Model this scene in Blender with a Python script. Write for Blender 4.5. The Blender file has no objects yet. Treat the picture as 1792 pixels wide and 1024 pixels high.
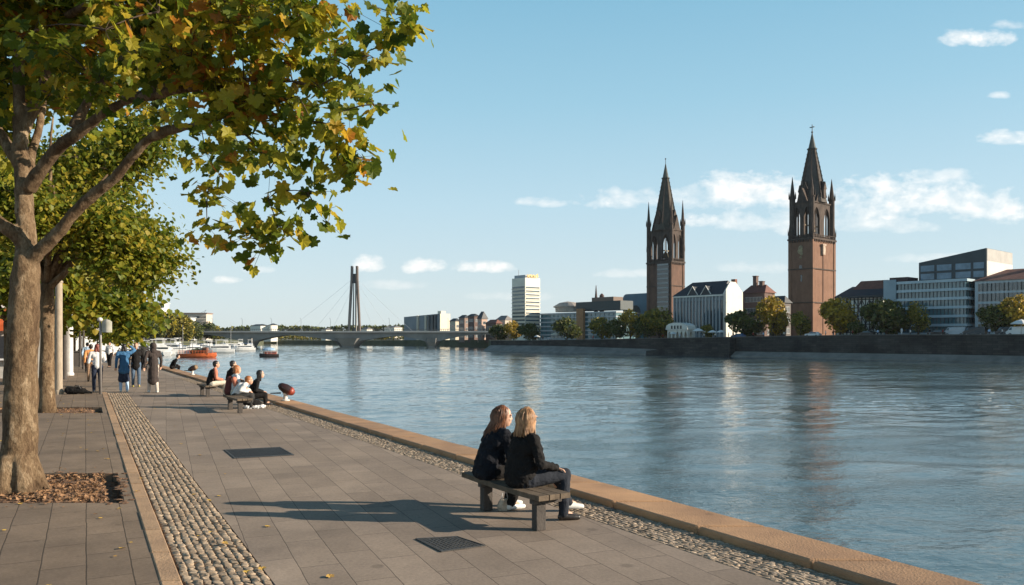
import bpy, bmesh, math, random
from mathutils import Vector, Matrix, Euler, noise
R = math.radians
random.seed(7)
SC = bpy.context.scene
COL = SC.collection
F = 1394.0; HZ = 590.0; EYE = 2.05; WZ = -4.0      # focal length (px of a 1792 wide frame), horizon row, eye height, water level

def at(px, py, z=0.0):                                # point on the level z
    Y = (EYE - z) * F / (py - HZ)
    return Vector(((px - 896) / F * Y, Y, z))
def ray(px, py, Y):                                   # point at distance Y
    return Vector(((px - 896) / F * Y, Y, EYE + (HZ - py) / F * Y))

# ------------------------------------------------------------------ materials
def newmat(name):
    m = bpy.data.materials.new(name); m.use_nodes = True
    nt = m.node_tree; b = nt.nodes['Principled BSDF']
    return m, nt, b
def c4(c): return (c[0], c[1], c[2], 1)
def N(nt, t, **kw):
    n = nt.nodes.new(t)
    for k, v in kw.items():
        if k[0] == '_': n.inputs[k[1:].replace('_', ' ')].default_value = v
        else: setattr(n, k, v)
    return n
def ramp(nt, fac, stops):
    r = nt.nodes.new('ShaderNodeValToRGB'); e = r.color_ramp.elements
    while len(e) < len(stops): e.new(0.5)
    for i, (p, c) in enumerate(stops):
        e[i].position = p; e[i].color = c4(c)
    if fac is not None: nt.links.new(fac, r.inputs[0])
    return r
def coords(nt, scale=(1, 1, 1), rot=(0, 0, 0), world=False):
    if world:
        g = N(nt, 'ShaderNodeNewGeometry'); src = g.outputs['Position']
    else:
        g = N(nt, 'ShaderNodeTexCoord'); src = g.outputs['Object']
    m = N(nt, 'ShaderNodeMapping'); m.inputs['Scale'].default_value = scale; m.inputs['Rotation'].default_value = rot
    nt.links.new(src, m.inputs[0]); return m.outputs[0]
MATS = {}
def mat(name, c, c2=None, rough=0.7, sc=6.0, bump=0.0, bsc=None, metal=0.0, stretch=(1, 1, 1), world=False, spec=None):
    """plain surface: two colours mixed by noise, a fine bump"""
    if name in MATS: return MATS[name]
    m, nt, b = newmat(name)
    if c2 is None: c2 = tuple(x * 0.75 for x in c)
    v = coords(nt, stretch, world=world)
    n = N(nt, 'ShaderNodeTexNoise', _Scale=sc, _Detail=6.0, _Roughness=0.6); nt.links.new(v, n.inputs[0])
    r = ramp(nt, n.outputs[0], [(0.32, c2), (0.68, c)])
    nt.links.new(r.outputs[0], b.inputs['Base Color'])
    b.inputs['Roughness'].default_value = rough; b.inputs['Metallic'].default_value = metal
    if spec is not None: b.inputs['Specular IOR Level'].default_value = spec
    if bump:
        n2 = N(nt, 'ShaderNodeTexNoise', _Scale=bsc or sc * 4, _Detail=5.0); nt.links.new(v, n2.inputs[0])
        bp = N(nt, 'ShaderNodeBump', _Strength=bump, _Distance=0.02); nt.links.new(n2.outputs[0], bp.inputs['Height'])
        nt.links.new(bp.outputs[0], b.inputs['Normal'])
    MATS[name] = m; return m
def glassmat(name, c=(0.05, 0.08, 0.1), rough=0.08, c2=None, sc=0.4):
    if name in MATS: return MATS[name]
    m = mat(name, c, c2 or tuple(x * .6 for x in c), rough, sc, spec=0.9); return m
def brickmat(name, c1, c2, mortar, sc=3.0, bw=0.5, rh=0.25, msize=0.02, rot=(0, 0, 0), bump=0.3, rough=0.85, dirt=0.35, world=False, offs=0.5, dcol=None, msm=0.1, dsc=0.5):
    m, nt, b = newmat(name)
    v = coords(nt, (1, 1, 1), rot, world)
    # wobble the joints a little
    nz = N(nt, 'ShaderNodeTexNoise', _Scale=3.0, _Detail=3.0); nt.links.new(v, nz.inputs[0])
    ad = N(nt, 'ShaderNodeVectorMath', operation='MULTIPLY_ADD'); ad.inputs[1].default_value = (0.02, 0.02, 0.0)
    nt.links.new(nz.outputs['Color'], ad.inputs[0]); nt.links.new(v, ad.inputs[2])
    br = N(nt, 'ShaderNodeTexBrick', offset=offs, offset_frequency=2)
    br.inputs['Scale'].default_value = 1.0; br.inputs['Brick Width'].default_value = bw; br.inputs['Row Height'].default_value = rh
    br.inputs['Mortar Size'].default_value = msize; br.inputs['Mortar Smooth'].default_value = msm; br.inputs['Bias'].default_value = 0
    br.inputs['Color1'].default_value = c4(c1); br.inputs['Color2'].default_value = c4(c2); br.inputs['Mortar'].default_value = c4(mortar)
    nt.links.new(ad.outputs[0], br.inputs[0])
    n2 = N(nt, 'ShaderNodeTexNoise', _Scale=dsc, _Detail=8.0, _Roughness=0.7); nt.links.new(v, n2.inputs[0])
    r2 = ramp(nt, n2.outputs[0], [(0.35, dcol or (1 - dirt,) * 3), (0.65, (1, 1, 1))])
    mx = N(nt, 'ShaderNodeMix', data_type='RGBA', blend_type='MULTIPLY'); mx.inputs[0].default_value = 1
    nt.links.new(br.outputs[0], mx.inputs[6]); nt.links.new(r2.outputs[0], mx.inputs[7])
    n3 = N(nt, 'ShaderNodeTexNoise', _Scale=28.0, _Detail=6.0, _Roughness=0.75); nt.links.new(v, n3.inputs[0])
    r3 = ramp(nt, n3.outputs[0], [(0.3, (0.78, 0.78, 0.78)), (0.7, (1.12, 1.12, 1.12))])
    mx2 = N(nt, 'ShaderNodeMix', data_type='RGBA', blend_type='MULTIPLY'); mx2.inputs[0].default_value = 1
    nt.links.new(mx.outputs[2], mx2.inputs[6]); nt.links.new(r3.outputs[0], mx2.inputs[7])
    nt.links.new(mx2.outputs[2], b.inputs['Base Color'])
    b.inputs['Roughness'].default_value = rough; b.inputs['Specular IOR Level'].default_value = 0.25
    inv = N(nt, 'ShaderNodeMath', operation='SUBTRACT'); inv.inputs[0].default_value = 1.0
    nt.links.new(br.outputs['Fac'], inv.inputs[1])
    sm = N(nt, 'ShaderNodeMath', operation='MULTIPLY_ADD'); sm.inputs[1].default_value = 0.35
    nt.links.new(n3.outputs[0], sm.inputs[0]); nt.links.new(inv.outputs[0], sm.inputs[2])
    bp = N(nt, 'ShaderNodeBump', _Strength=bump, _Distance=0.012); nt.links.new(sm.outputs[0], bp.inputs['Height'])
    nt.links.new(bp.outputs[0], b.inputs['Normal'])
    MATS[name] = m; return m

# ------------------------------------------------------------------ mesh builder
class MB:
    def __init__(s): s.v = []; s.f = []; s.m = []
    def add(s, vs, fs, mi=0):
        o = len(s.v); s.v += [tuple(v) for v in vs]; s.f += [tuple(i + o for i in f) for f in fs]; s.m += [mi] * len(fs); return s
    def box(s, c, d, rz=0.0, mi=0, rot=None, taper=1.0):
        M = rot if rot else Matrix.Rotation(rz, 3, 'Z'); c = Vector(c); vs = []
        for z in (-.5, .5):
            k = taper if z > 0 else 1
            for x, y in ((-.5, -.5), (.5, -.5), (.5, .5), (-.5, .5)):
                vs.append(c + M @ Vector((x * d[0] * k, y * d[1] * k, z * d[2])))
        return s.add(vs, [(3, 2, 1, 0), (4, 5, 6, 7), (0, 1, 5, 4), (1, 2, 6, 5), (2, 3, 7, 6), (3, 0, 4, 7)], mi)
    def b2(s, x0, x1, y0, y1, z0, z1, mi=0):
        return s.box(((x0 + x1) / 2, (y0 + y1) / 2, (z0 + z1) / 2), (x1 - x0, y1 - y0, z1 - z0), 0, mi)
    def prism(s, poly, z0, z1, mi=0, bottom=True):
        n = len(poly); vs = [(p[0], p[1], z0) for p in poly] + [(p[0], p[1], z1) for p in poly]
        fs = [(i, (i + 1) % n, n + (i + 1) % n, n + i) for i in range(n)] + [tuple(range(n, 2 * n))]
        if bottom: fs.append(tuple(range(n - 1, -1, -1)))
        return s.add(vs, fs, mi)
    def hexa(s, a, b, mi=0):                          # two quads (4 points each) joined
        return s.add(list(a) + list(b), [(3, 2, 1, 0), (4, 5, 6, 7), (0, 1, 5, 4), (1, 2, 6, 5), (2, 3, 7, 6), (3, 0, 4, 7)], mi)
    def tube(s, pts, rad, n=8, mi=0, cap=True, rough=0.0):
        pts = [Vector(p) for p in pts]; rings = []; up = Vector((0.13, 0.27, 0.95))
        if not hasattr(rad, '__len__'): rad = [rad] * len(pts)
        for i, p in enumerate(pts):
            t = (pts[min(i + 1, len(pts) - 1)] - pts[max(i - 1, 0)])
            if t.length < 1e-9: t = Vector((0, 0, 1))
            t.normalize(); a = t.cross(up)
            if a.length < 1e-3: a = t.cross(Vector((1, 0, 0)))
            a.normalize(); bb = a.cross(t); up = bb if bb.length > .1 else up
            ring = []
            for k in range(n):
                th = 2 * math.pi * k / n; r = rad[i]
                q = p + a * math.cos(th) * r + bb * math.sin(th) * r
                if rough: q += (q - p) * rough * noise.noise(q * 3.0)
                ring.append(q)
            rings.append(ring)
        vs = [q for r_ in rings for q in r_]; fs = []
        for i in range(len(pts) - 1):
            for k in range(n):
                fs.append((i * n + k, i * n + (k + 1) % n, (i + 1) * n + (k + 1) % n, (i + 1) * n + k))
        if cap: fs += [tuple(range(n - 1, -1, -1)), tuple((len(pts) - 1) * n + k for k in range(n))]
        return s.add(vs, fs, mi)
    def lathe(s, c, prof, n=12, mi=0, sx=1, sy=1, rot=None):
        c = Vector(c); vs = []; fs = []; M = rot or Matrix.Identity(3)
        for r, z in prof:
            for k in range(n):
                th = 2 * math.pi * (k + .5) / n
                vs.append(c + M @ Vector((r * math.cos(th) * sx, r * math.sin(th) * sy, z)))
        for i in range(len(prof) - 1):
            for k in range(n):
                fs.append((i * n + k, i * n + (k + 1) % n, (i + 1) * n + (k + 1) % n, (i + 1) * n + k))
        fs += [tuple(range(n - 1, -1, -1)), tuple((len(prof) - 1) * n + k for k in range(n))]
        return s.add(vs, fs, mi)
    def ball(s, c, r, n=12, m=7, mi=0, rot=None):
        rx, ry, rz = r if hasattr(r, '__len__') else (r, r, r)
        prof = [(math.sin(math.pi * (i + .0) / m) + 1e-4, -math.cos(math.pi * i / m)) for i in range(m + 1)]
        c = Vector(c); M = rot or Matrix.Identity(3); vs = []; fs = []
        for q, z in prof:
            for k in range(n):
                th = 2 * math.pi * k / n
                vs.append(c + M @ Vector((q * math.cos(th) * rx, q * math.sin(th) * ry, z * rz)))
        for i in range(m):
            for k in range(n):
                fs.append((i * n + k, i * n + (k + 1) % n, (i + 1) * n + (k + 1) % n, (i + 1) * n + k))
        fs += [tuple(range(n - 1, -1, -1)), tuple(m * n + k for k in range(n))]
        return s.add(vs, fs, mi)
    def build(s, name, mats, parent=None, smooth=False, bevel=0.0):
        me = bpy.data.meshes.new(name); me.from_pydata(s.v, [], s.f)
        if not isinstance(mats, (list, tuple)): mats = [mats]
        for m in mats: me.materials.append(m)
        me.polygons.foreach_set('material_index', s.m)
        if smooth: me.polygons.foreach_set('use_smooth', [True] * len(s.f))
        me.update()
        o = bpy.data.objects.new(name, me); COL.objects.link(o)
        if parent: o.parent = parent
        if bevel:
            b = o.modifiers.new('bevel', 'BEVEL'); b.width = bevel; b.segments = 2; b.limit_method = 'ANGLE'; b.angle_limit = R(40)
        return o

def tag(o, label=None, cat=None, group=None, kind=None):
    if label: o['label'] = label
    if cat: o['category'] = cat
    if group: o['group'] = group
    if kind: o['kind'] = kind
    return o
def thing(name, label, cat, loc=(0, 0, 0), rz=0.0, group=None):
    o = bpy.data.objects.new(name, None); COL.objects.link(o); o.location = loc; o.rotation_euler = (0, 0, rz); o.empty_display_size = .2
    return tag(o, label, cat, group)
def kids(o): return [c for c in bpy.data.objects if c.parent == o]
def dup(o, parent=None, loc=None, rz=None, label=None, scale=None):
    ch = kids(o)
    c = o.copy(); COL.objects.link(c); c.parent = parent
    if loc is not None: c.location = loc
    if rz is not None: c.rotation_euler = (0, 0, rz)
    if label: c['label'] = label
    if scale: c.scale = scale if hasattr(scale, '__len__') else (scale,) * 3
    for k in ch: dup(k, c)
    return c
def recolor(root, part, m):                           # give one copy's part its own material
    for k in kids(root):
        if k.name.split('.')[0] == part:
            k.material_slots[0].link = 'OBJECT'; k.material_slots[0].material = m

def organic(name, prims, m, parent=None, voxel=0.01, it=4, disp=None, fac=0.5):
    """closed primitives fused into one continuous surface"""
    b = MB()
    for p in prims:
        if p[0] == 'c':
            _, p1, p2, r1, r2 = p; p1 = Vector(p1); p2 = Vector(p2)
            b.ball(p1, r1, 12, 8); b.ball(p2, r2, 12, 8)
            if (p2 - p1).length > 1e-4: b.tube([p1, p2], [r1, r2], 12)
        else:
            _, c, r, e = p; b.ball(c, r, 16, 10, rot=Euler([R(x) for x in e]).to_matrix() if e else None)
    o = b.build(name, m, None)
    md = o.modifiers.new('r', 'REMESH'); md.mode = 'VOXEL'; md.voxel_size = voxel; md.use_smooth_shade = True
    if it:
        md = o.modifiers.new('s', 'SMOOTH'); md.iterations = it; md.factor = fac
    if disp:
        tx = bpy.data.textures.new('folds', 'CLOUDS'); tx.noise_scale = disp[1]; tx.noise_depth = 2
        md = o.modifiers.new('d', 'DISPLACE'); md.texture = tx; md.strength = disp[0]; md.mid_level = .5
        md.texture_coords = 'LOCAL'
    dg = bpy.context.evaluated_depsgraph_get(); me = bpy.data.meshes.new_from_object(o.evaluated_get(dg))
    old = o.data; o.modifiers.clear(); o.data = me; bpy.data.meshes.remove(old); me.name = name
    me.polygons.foreach_set('use_smooth', [True] * len(me.polygons))
    if not me.materials: me.materials.append(m)
    if parent: o.parent = parent
    return o
# ------------------------------------------------------------------ camera, sky, sun
cam = bpy.data.cameras.new('camera'); cam.sensor_width = 36; cam.lens = F / 1792 * 36; cam.shift_y = (HZ - 512) / 1792
cam.clip_start = .1; cam.clip_end = 9000
co = bpy.data.objects.new('camera', cam); COL.objects.link(co); co.location = (0, 0, EYE); co.rotation_euler = (R(90), 0, 0); SC.camera = co

SUN_EL = 19.8; SUN_DIR = Vector((0.99, -0.10, 0)).normalized() * math.cos(R(SUN_EL)) + Vector((0, 0, math.sin(R(SUN_EL))))
sl = bpy.data.lights.new('sun', 'SUN'); sl.energy = 5.0; sl.angle = R(0.5); sl.color = (1.0, 0.87, 0.70)
so = bpy.data.objects.new('sun', sl); COL.objects.link(so); so.rotation_euler = (-SUN_DIR).to_track_quat('-Z', 'Y').to_euler(); so.location = (60, -10, 40)

W = bpy.data.worlds.new('World'); SC.world = W; W.use_nodes = True; nt = W.node_tree
bg = nt.nodes['Background']; SKY = 0.06; bg.inputs[1].default_value = SKY
sky = N(nt, 'ShaderNodeTexSky', sky_type='NISHITA'); sky.sun_disc = False
sky.sun_elevation = R(SUN_EL); sky.sun_rotation = math.atan2(SUN_DIR.x, SUN_DIR.y); sky.air_density = 1.0; sky.dust_density = 0.6; sky.ozone_density = 1.2
tc = N(nt, 'ShaderNodeTexCoord'); sx = N(nt, 'ShaderNodeSeparateXYZ'); nt.links.new(tc.outputs['Generated'], sx.inputs[0])
def M(op, a, b=None, c=None, clamp=False):
    n = N(nt, 'ShaderNodeMath', operation=op); n.use_clamp = clamp
    for i, x in enumerate((a, b, c)):
        if x is None: continue
        if isinstance(x, (int, float)): n.inputs[i].default_value = x
        else: nt.links.new(x, n.inputs[i])
    return n.outputs[0]
yy = M('MAXIMUM', sx.outputs[1], 0.02)
U = M('DIVIDE', sx.outputs[0], yy); V = M('DIVIDE', sx.outputs[2], yy)
cx = N(nt, 'ShaderNodeCombineXYZ'); nt.links.new(U, cx.inputs[0]); nt.links.new(M('MULTIPLY', V, 1.7), cx.inputs[1])
nz = N(nt, 'ShaderNodeTexNoise', _Scale=13.0, _Detail=8.0, _Roughness=0.62, _Distortion=0.25); nt.links.new(cx.outputs[0], nz.inputs[0])
nz2 = N(nt, 'ShaderNodeTexNoise', _Scale=44.0, _Detail=6.0, _Roughness=0.6); nt.links.new(cx.outputs[0], nz2.inputs[0])
nn = M('ADD', M('MULTIPLY', M('SUBTRACT', nz.outputs[0], 0.5), 5.6), M('MULTIPLY', M('SUBTRACT', nz2.outputs[0], 0.5), 2.0))
# clouds: centre, half size (px), density
CL = [(1340, 342, 120, 40, 1.0), (1570, 358, 190, 50, 1.0), (1700, 368, 90, 38, .9), (1180, 352, 150, 26, .7), (960, 356, 55, 12, .7), (1440, 390, 200, 30, .6), (1225, 388, 40, 16, .8), (1660, 308, 60, 14, .5),
      (1700, 66, 66, 22, .95), (1765, 45, 40, 10, .5), (1775, 244, 60, 16, .85), (1750, 168, 20, 8, .5), (650, 463, 28, 17, .9), (738, 467, 46, 19, 1.0), (845, 469, 54, 14, .9),
      (402, 491, 26, 8, .7), (1090, 480, 60, 9, .4), (455, 474, 30, 7, .35), (700, 500, 60, 10, .3), (1350, 470, 90, 12, .3), (1640, 455, 80, 10, .3), (900, 520, 90, 10, .25)]
dens = None
for (px, py, a, b_, s) in CL:
    u0 = (px - 896) / F; v0 = (HZ - py) / F
    du = M('MULTIPLY', M('SUBTRACT', U, u0), F / a); dv = M('SUBTRACT', V, v0)
    # flat base: the lower half is squashed
    dvn = M('MAXIMUM', M('MULTIPLY', dv, F / b_), M('MULTIPLY', dv, -F / (b_ * .62)))
    e = M('ADD', M('MULTIPLY', du, du), M('MULTIPLY', dvn, dvn))
    k = M('ADD', M('SUBTRACT', 1.15, e), nn)
    k = M('MULTIPLY', M('MULTIPLY', k, 0.6, clamp=True), s)
    k = M('MULTIPLY', k, M('MULTIPLY', M('SUBTRACT', 3.2, e), 1.2, clamp=True))
    dens = k if dens is None else M('MAXIMUM', dens, k)
dens = M('MULTIPLY', dens, M('GREATER_THAN', sx.outputs[1], 0.05))
# sky colour: the physical sky blended with an elevation gradient, darkened overhead to deepen shadows
hs = N(nt, 'ShaderNodeMix', data_type='RGBA'); hs.inputs[0].default_value = .82
gr = ramp(nt, M('MAXIMUM', sx.outputs[2], 0.0), [(0, [x for x in (.45, .51, .53)]), (.055, (.43, .515, .55)), (.16, (.345, .485, .56)), (.28, (.235, .415, .52)), (.40, (.16, .345, .47)), (.6, (.035, .11, .20)), (1, (.012, .045, .10))])
sc_ = N(nt, 'ShaderNodeVectorMath', operation='SCALE'); sc_.inputs['Scale'].default_value = 1 / SKY; nt.links.new(gr.outputs[0], sc_.inputs[0])
nt.links.new(sky.outputs[0], hs.inputs[6]); nt.links.new(sc_.outputs[0], hs.inputs[7])
shade = M('MULTIPLY_ADD', nz2.outputs[0], 0.55, 0.62, clamp=True)
cc = N(nt, 'ShaderNodeMix', data_type='RGBA'); nt.links.new(shade, cc.inputs[0])
cc.inputs[6].default_value = c4([x / SKY for x in (.33, .36, .39)]); cc.inputs[7].default_value = c4([x / SKY for x in (.78, .74, .70)])
mxc = N(nt, 'ShaderNodeMix', data_type='RGBA'); nt.links.new(M('MULTIPLY', dens, 0.93), mxc.inputs[0])
nt.links.new(hs.outputs[2], mxc.inputs[6]); nt.links.new(cc.outputs[2], mxc.inputs[7])
nt.links.new(mxc.outputs[2], bg.inputs[0])
vs = SC.view_settings; vs.view_transform = 'Standard'; vs.look = 'None'; vs.exposure = 0.75; vs.gamma = 1; vs.use_curve_mapping = False
SC.cycles.max_bounces = 6; SC.cycles.transparent_max_bounces = 6
SC.cycles.use_denoising = True

# ------------------------------------------------------------------ far bank frame
T = Vector((-.65, .76, 0)).normalized(); E = Vector((T.y, -T.x, 0)); BA = math.atan2(E.y, E.x)   # along the bank, away from the river
def bankY(px): return 280.3 / ((px - 896) / F + .857)
def zland(Y):
    return 2.4 if Y < 215 else max(0.4, 2.4 - (Y - 215) * (2.0 / 105))
def bankpt(Y, off=0.0, z=None):
    p = Vector((120 - .857 * (Y - 187), Y, 0)) + E * off; p.z = zland(Y) if z is None else z; return p

# ---- materials of the setting
def watermat():
    m, nt, b = newmat('river_water')
    def cd(s, r): return coords(nt, s, (0, 0, R(r)), world=True)
    b.inputs['Base Color'].default_value = (0.075, 0.115, 0.125, 1); b.inputs['Roughness'].default_value = 0.02; b.inputs['IOR'].default_value = 1.55
    b.inputs['Specular IOR Level'].default_value = 0.6
    h = None
    for sc_, st, rot, w, det in ((2.3, (1, 2.2, 1), 12, 0.20, 2), (6.5, (1, 2.0, 1), -15, 0.07, 3)):
        n = N(nt, 'ShaderNodeTexNoise', _Scale=sc_, _Detail=float(det), _Roughness=0.6, _Distortion=0.5); nt.links.new(cd(st, rot), n.inputs[0])
        a = N(nt, 'ShaderNodeMath', operation='MULTIPLY_ADD'); a.inputs[1].default_value = w; nt.links.new(n.outputs[0], a.inputs[0])
        if h: nt.links.new(h, a.inputs[2])
        else: a.inputs[2].default_value = 0
        h = a.outputs[0]
    # calmer and livelier patches
    pn = N(nt, 'ShaderNodeTexNoise', _Scale=0.035, _Detail=3.0); nt.links.new(cd((1, 2.5, 1), 30), pn.inputs[0])
    pr = ramp(nt, pn.outputs[0], [(0.38, (.30,) * 3), (0.62, (1, 1, 1))])
    mu = N(nt, 'ShaderNodeMath', operation='MULTIPLY'); nt.links.new(h, mu.inputs[0]); nt.links.new(pr.outputs[0], mu.inputs[1])
    bp = N(nt, 'ShaderNodeBump', _Strength=1.0, _Distance=WAVE); nt.links.new(h, bp.inputs['Height']); nt.links.new(bp.outputs[0], b.inputs['Normal'])
    st = N(nt, 'ShaderNodeMath', operation='MULTIPLY'); st.inputs[1].default_value = 0.8; nt.links.new(pr.outputs[0], st.inputs[0]); nt.links.new(st.outputs[0], bp.inputs['Strength'])
    return m
WAVE = 0.24
import numpy as np
def river():
    ys = [4.0]
    while ys[-1] < 520: ys.append(ys[-1] + .075 + .0024 * ys[-1])
    ks = np.linspace(-.62, .95, 480); nY, nX = len(ys), len(ks); co_ = np.empty((nY * nX + 4, 3), dtype=np.float32); nf_ = noise.noise; i = 0
    for Y in ys:
        fine = max(0.0, 1 - Y / 90.0); mid = max(.25, 1 - Y / 420.0)
        for k in ks:
            x = k * Y; y_ = Y; u = x * .96 + y_ * .28; v = (y_ * .96 - x * .28)
            pt = .55 + .75 * nf_((x * .02, y_ * .035, 7.0)); pt = max(.18, pt)
            h = .085 * nf_((u * .30, v * .52, 0.0)) + pt * (.060 * mid * nf_((x * .8 + 3, y_ * 1.45, 2.0)) + .044 * mid * nf_((u * 1.7, v * 2.9, 5.0)))
            if fine > 0: h += .020 * fine * pt * nf_((x * 4.0, y_ * 6.5, 9.0))
            co_[i] = (x, Y, WZ + h); i += 1
    co_[i:] = [(-4000, -300, WZ - .22), (4000, -300, WZ - .22), (4000, 7000, WZ - .22), (-4000, 7000, WZ - .22)]
    a = (np.arange(nY - 1)[:, None] * nX + np.arange(nX - 1)[None, :]).ravel(); q = np.stack([a, a + 1, a + nX + 1, a + nX], 1); q = np.vstack([q, [[i, i + 1, i + 2, i + 3]]]).astype(np.int32)
    me = bpy.data.meshes.new('river_water'); me.vertices.add(len(co_)); me.vertices.foreach_set('co', co_.ravel()); me.loops.add(q.size); me.loops.foreach_set('vertex_index', q.ravel())
    me.polygons.add(len(q)); me.polygons.foreach_set('loop_start', np.arange(0, q.size, 4, dtype=np.int32)); me.polygons.foreach_set('loop_total', np.full(len(q), 4, dtype=np.int32)); me.polygons.foreach_set('use_smooth', [True] * len(q))
    me.update(calc_edges=True); me.materials.append(watermat()); o = bpy.data.objects.new('river_water', me); COL.objects.link(o); return tag(o, kind='structure')
river()

AQ = -.571; CQ0, CQ1, CQ2 = 6.01, 6.68, 7.43         # quay lines  X = AQ*Y + c
AK = -.5366; CK0, CK1, CK2 = .63, .816, 1.58         # kerb and cobble lines
stone = brickmat('quay_masonry', (.16, .14, .12), (.12, .11, .10), (.05, .05, .045), bw=1.1, rh=.45, msize=.02, world=True)
earth = mat('bank_earth', (.10, .105, .055), (.055, .06, .03), .95, .15, world=True)
asph = mat('ground_asphalt', (.17, .145, .12), (.12, .105, .088), .9, .8, bump=.3, bsc=30, world=True)
# left bank: one sheet, cut where the river is
qx = lambda Y, c=CQ2: AQ * Y + c
left = [(qx(-20), -20), (qx(40), 40), (qx(110), 110), (-78, 150), (-108, 200), (-150, 262), (-172, 330), (-176, 430), (-180, 520), (-215, 690), (-260, 760)]
LB = left + [(-3500, 760), (-3500, -20)]
b = MB(); b.prism(LB, -6, -.15)
# far bank
far = [bankpt(40).to_tuple(), bankpt(187).to_tuple(), bankpt(215).to_tuple(), bankpt(260).to_tuple(), bankpt(300).to_tuple(), bankpt(335).to_tuple(), (-10, 400, .4), (-14, 470, .4), (-60, 560, .0), (-120, 640, -.6), (-200, 720, -1), (-260, 762, -1)]
inn = [Vector(p) for p in far]
outp = [Vector((p.x + 3000, p.y + 400, p.z)) if p.y < 500 else Vector((p.x + 400 + (p.x + 260) * 12, 6900, 2)) for p in inn]
for i in range(len(inn) - 1):
    b.add([inn[i], outp[i], outp[i + 1], inn[i + 1]], [(0, 1, 2, 3)])
    a0, a1 = inn[i].copy(), inn[i + 1].copy(); a0.z = a1.z = -6
    b.add([inn[i], inn[i + 1], a1, a0], [(0, 1, 2, 3)])
b.add([(-260, 762, -1), (140, 6900, 2), (-3500, 6900, 2), (-3500, 762, -1)], [(0, 1, 2, 3)])
tag(b.build('ground', earth), kind='structure')

# far quay: dark wall, pale sloping foot
wallm = brickmat('dark_quay_stone', (.10, .088, .078), (.06, .054, .05), (.035, .032, .03), bw=1.5, rh=.55, msize=.03, dirt=.6, world=True, dsc=.16, rot=(R(90), 0, 0))
footm = mat('wet_foot_stone', (.30, .27, .23), (.17, .15, .13), .85, .3, bump=.4, bsc=2, world=True)
tq = thing('quay_wall', 'long dark stone quay wall along the far bank with a pale sloping foot', 'quay wall', bankpt(187))
def rel(p): return Vector(p) - tq.location
ys = [60, 100, 140, 187, 215, 240, 262, 280, 300, 320, 337]
b = MB()
for i in range(len(ys) - 1):
    p, q = bankpt(ys[i]), bankpt(ys[i + 1]); k = Vector((0, 0, -1))
    def sec(p): return [rel(p - E * .75 + k * 6.8), rel(p - E * .35 - k * .12), rel(p + E * .5 - k * .12), rel(p + E * .5 + k * 6.8)]
    a, c = sec(p), sec(q); b.hexa(a, c)
b.build('wall_face', wallm, tq)
b = MB()
for i in range(len(ys) - 1):
    p, q = bankpt(ys[i]), bankpt(ys[i + 1])
    def sec(p):
        far_ = max(0, min(1, (p.y - 255) / 50)); zt = -2.35 + 1.0 * far_; w = 3.2 + 2 * far_
        return [rel(Vector((p.x, p.y, -5)) - E * w), rel(Vector((p.x, p.y, WZ + .25)) - E * w), rel(Vector((p.x, p.y, zt)) - E * .65), rel(Vector((p.x, p.y, -5)) - E * .65)]
    b.hexa(sec(p), sec(q))
b.build('sloping_foot', footm, tq)
b = MB()                                               # ramp running down along the wall
for (y0, y1, z0, z1) in ((246, 271, 1.6, -2.6),):
    p, q = bankpt(y0), bankpt(y1)
    b.hexa([rel(Vector((p.x, p.y, -5)) - E * 4.2), rel(Vector((p.x, p.y, z0)) - E * 3.6), rel(Vector((p.x, p.y, z0)) - E * .75), rel(Vector((p.x, p.y, -5)) - E * .75)],
           [rel(Vector((q.x, q.y, -5)) - E * 4.2), rel(Vector((q.x, q.y, z1)) - E * 3.6), rel(Vector((q.x, q.y, z1)) - E * .75), rel(Vector((q.x, q.y, -5)) - E * .75)])
b.build('boat_ramp', wallm, tq)
b = MB()                                               # coping with low railing posts
for i in range(len(ys) - 1):
    p, q = bankpt(ys[i]), bankpt(ys[i + 1]); z = Vector((0, 0, 1))
    b.hexa([rel(p - E * .5 + z * .12), rel(p - E * .5 + z * .35), rel(p + E * .35 + z * .35), rel(p + E * .35 + z * .12)],
           [rel(q - E * .5 + z * .12), rel(q - E * .5 + z * .35), rel(q + E * .35 + z * .35), rel(q + E * .35 + z * .12)])
b.build('coping', mat('coping_stone', (.17, .155, .135), (.09, .085, .075), .85, 1.0, world=True), tq)

# ------------------------------------------------------------------ near promenade
slab = brickmat('grey_brown_slabs', (.36, .285, .225), (.285, .225, .178), (.14, .11, .088), bw=.95, rh=.36, msize=.005, rot=(0, 0, R(-113.5)), bump=.35, dirt=.22, world=True, offs=.37, msm=.3, dsc=.9)
pav2 = brickmat('brown_pavers', (.29, .215, .155), (.24, .18, .132), (.11, .082, .06), bw=.85, rh=.36, msize=.007, rot=(0, 0, R(-118.2)), bump=.45, dirt=.3, world=True, offs=.43, msm=.3, dsc=1.2)
sand = mat('tan_kerb_stone', (.50, .33, .20), (.36, .235, .145), .8, 2.2, bump=.5, bsc=45, world=True)
sand2 = mat('orange_quay_stone', (.54, .32, .17), (.38, .22, .12), .75, 1.6, bump=.5, bsc=50, world=True)
def band(b, A0, c0, A1, c1, y0, y1, z0, z1, seg=1, mi=0):
    for i in range(seg):
        a = y0 + (y1 - y0) * i / seg; c = y0 + (y1 - y0) * (i + 1) / seg
        b.prism([(A0 * a + c0, a), (A1 * a + c1, a), (A1 * c + c1, c), (A0 * c + c0, c)], z0, z1, mi)
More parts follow.
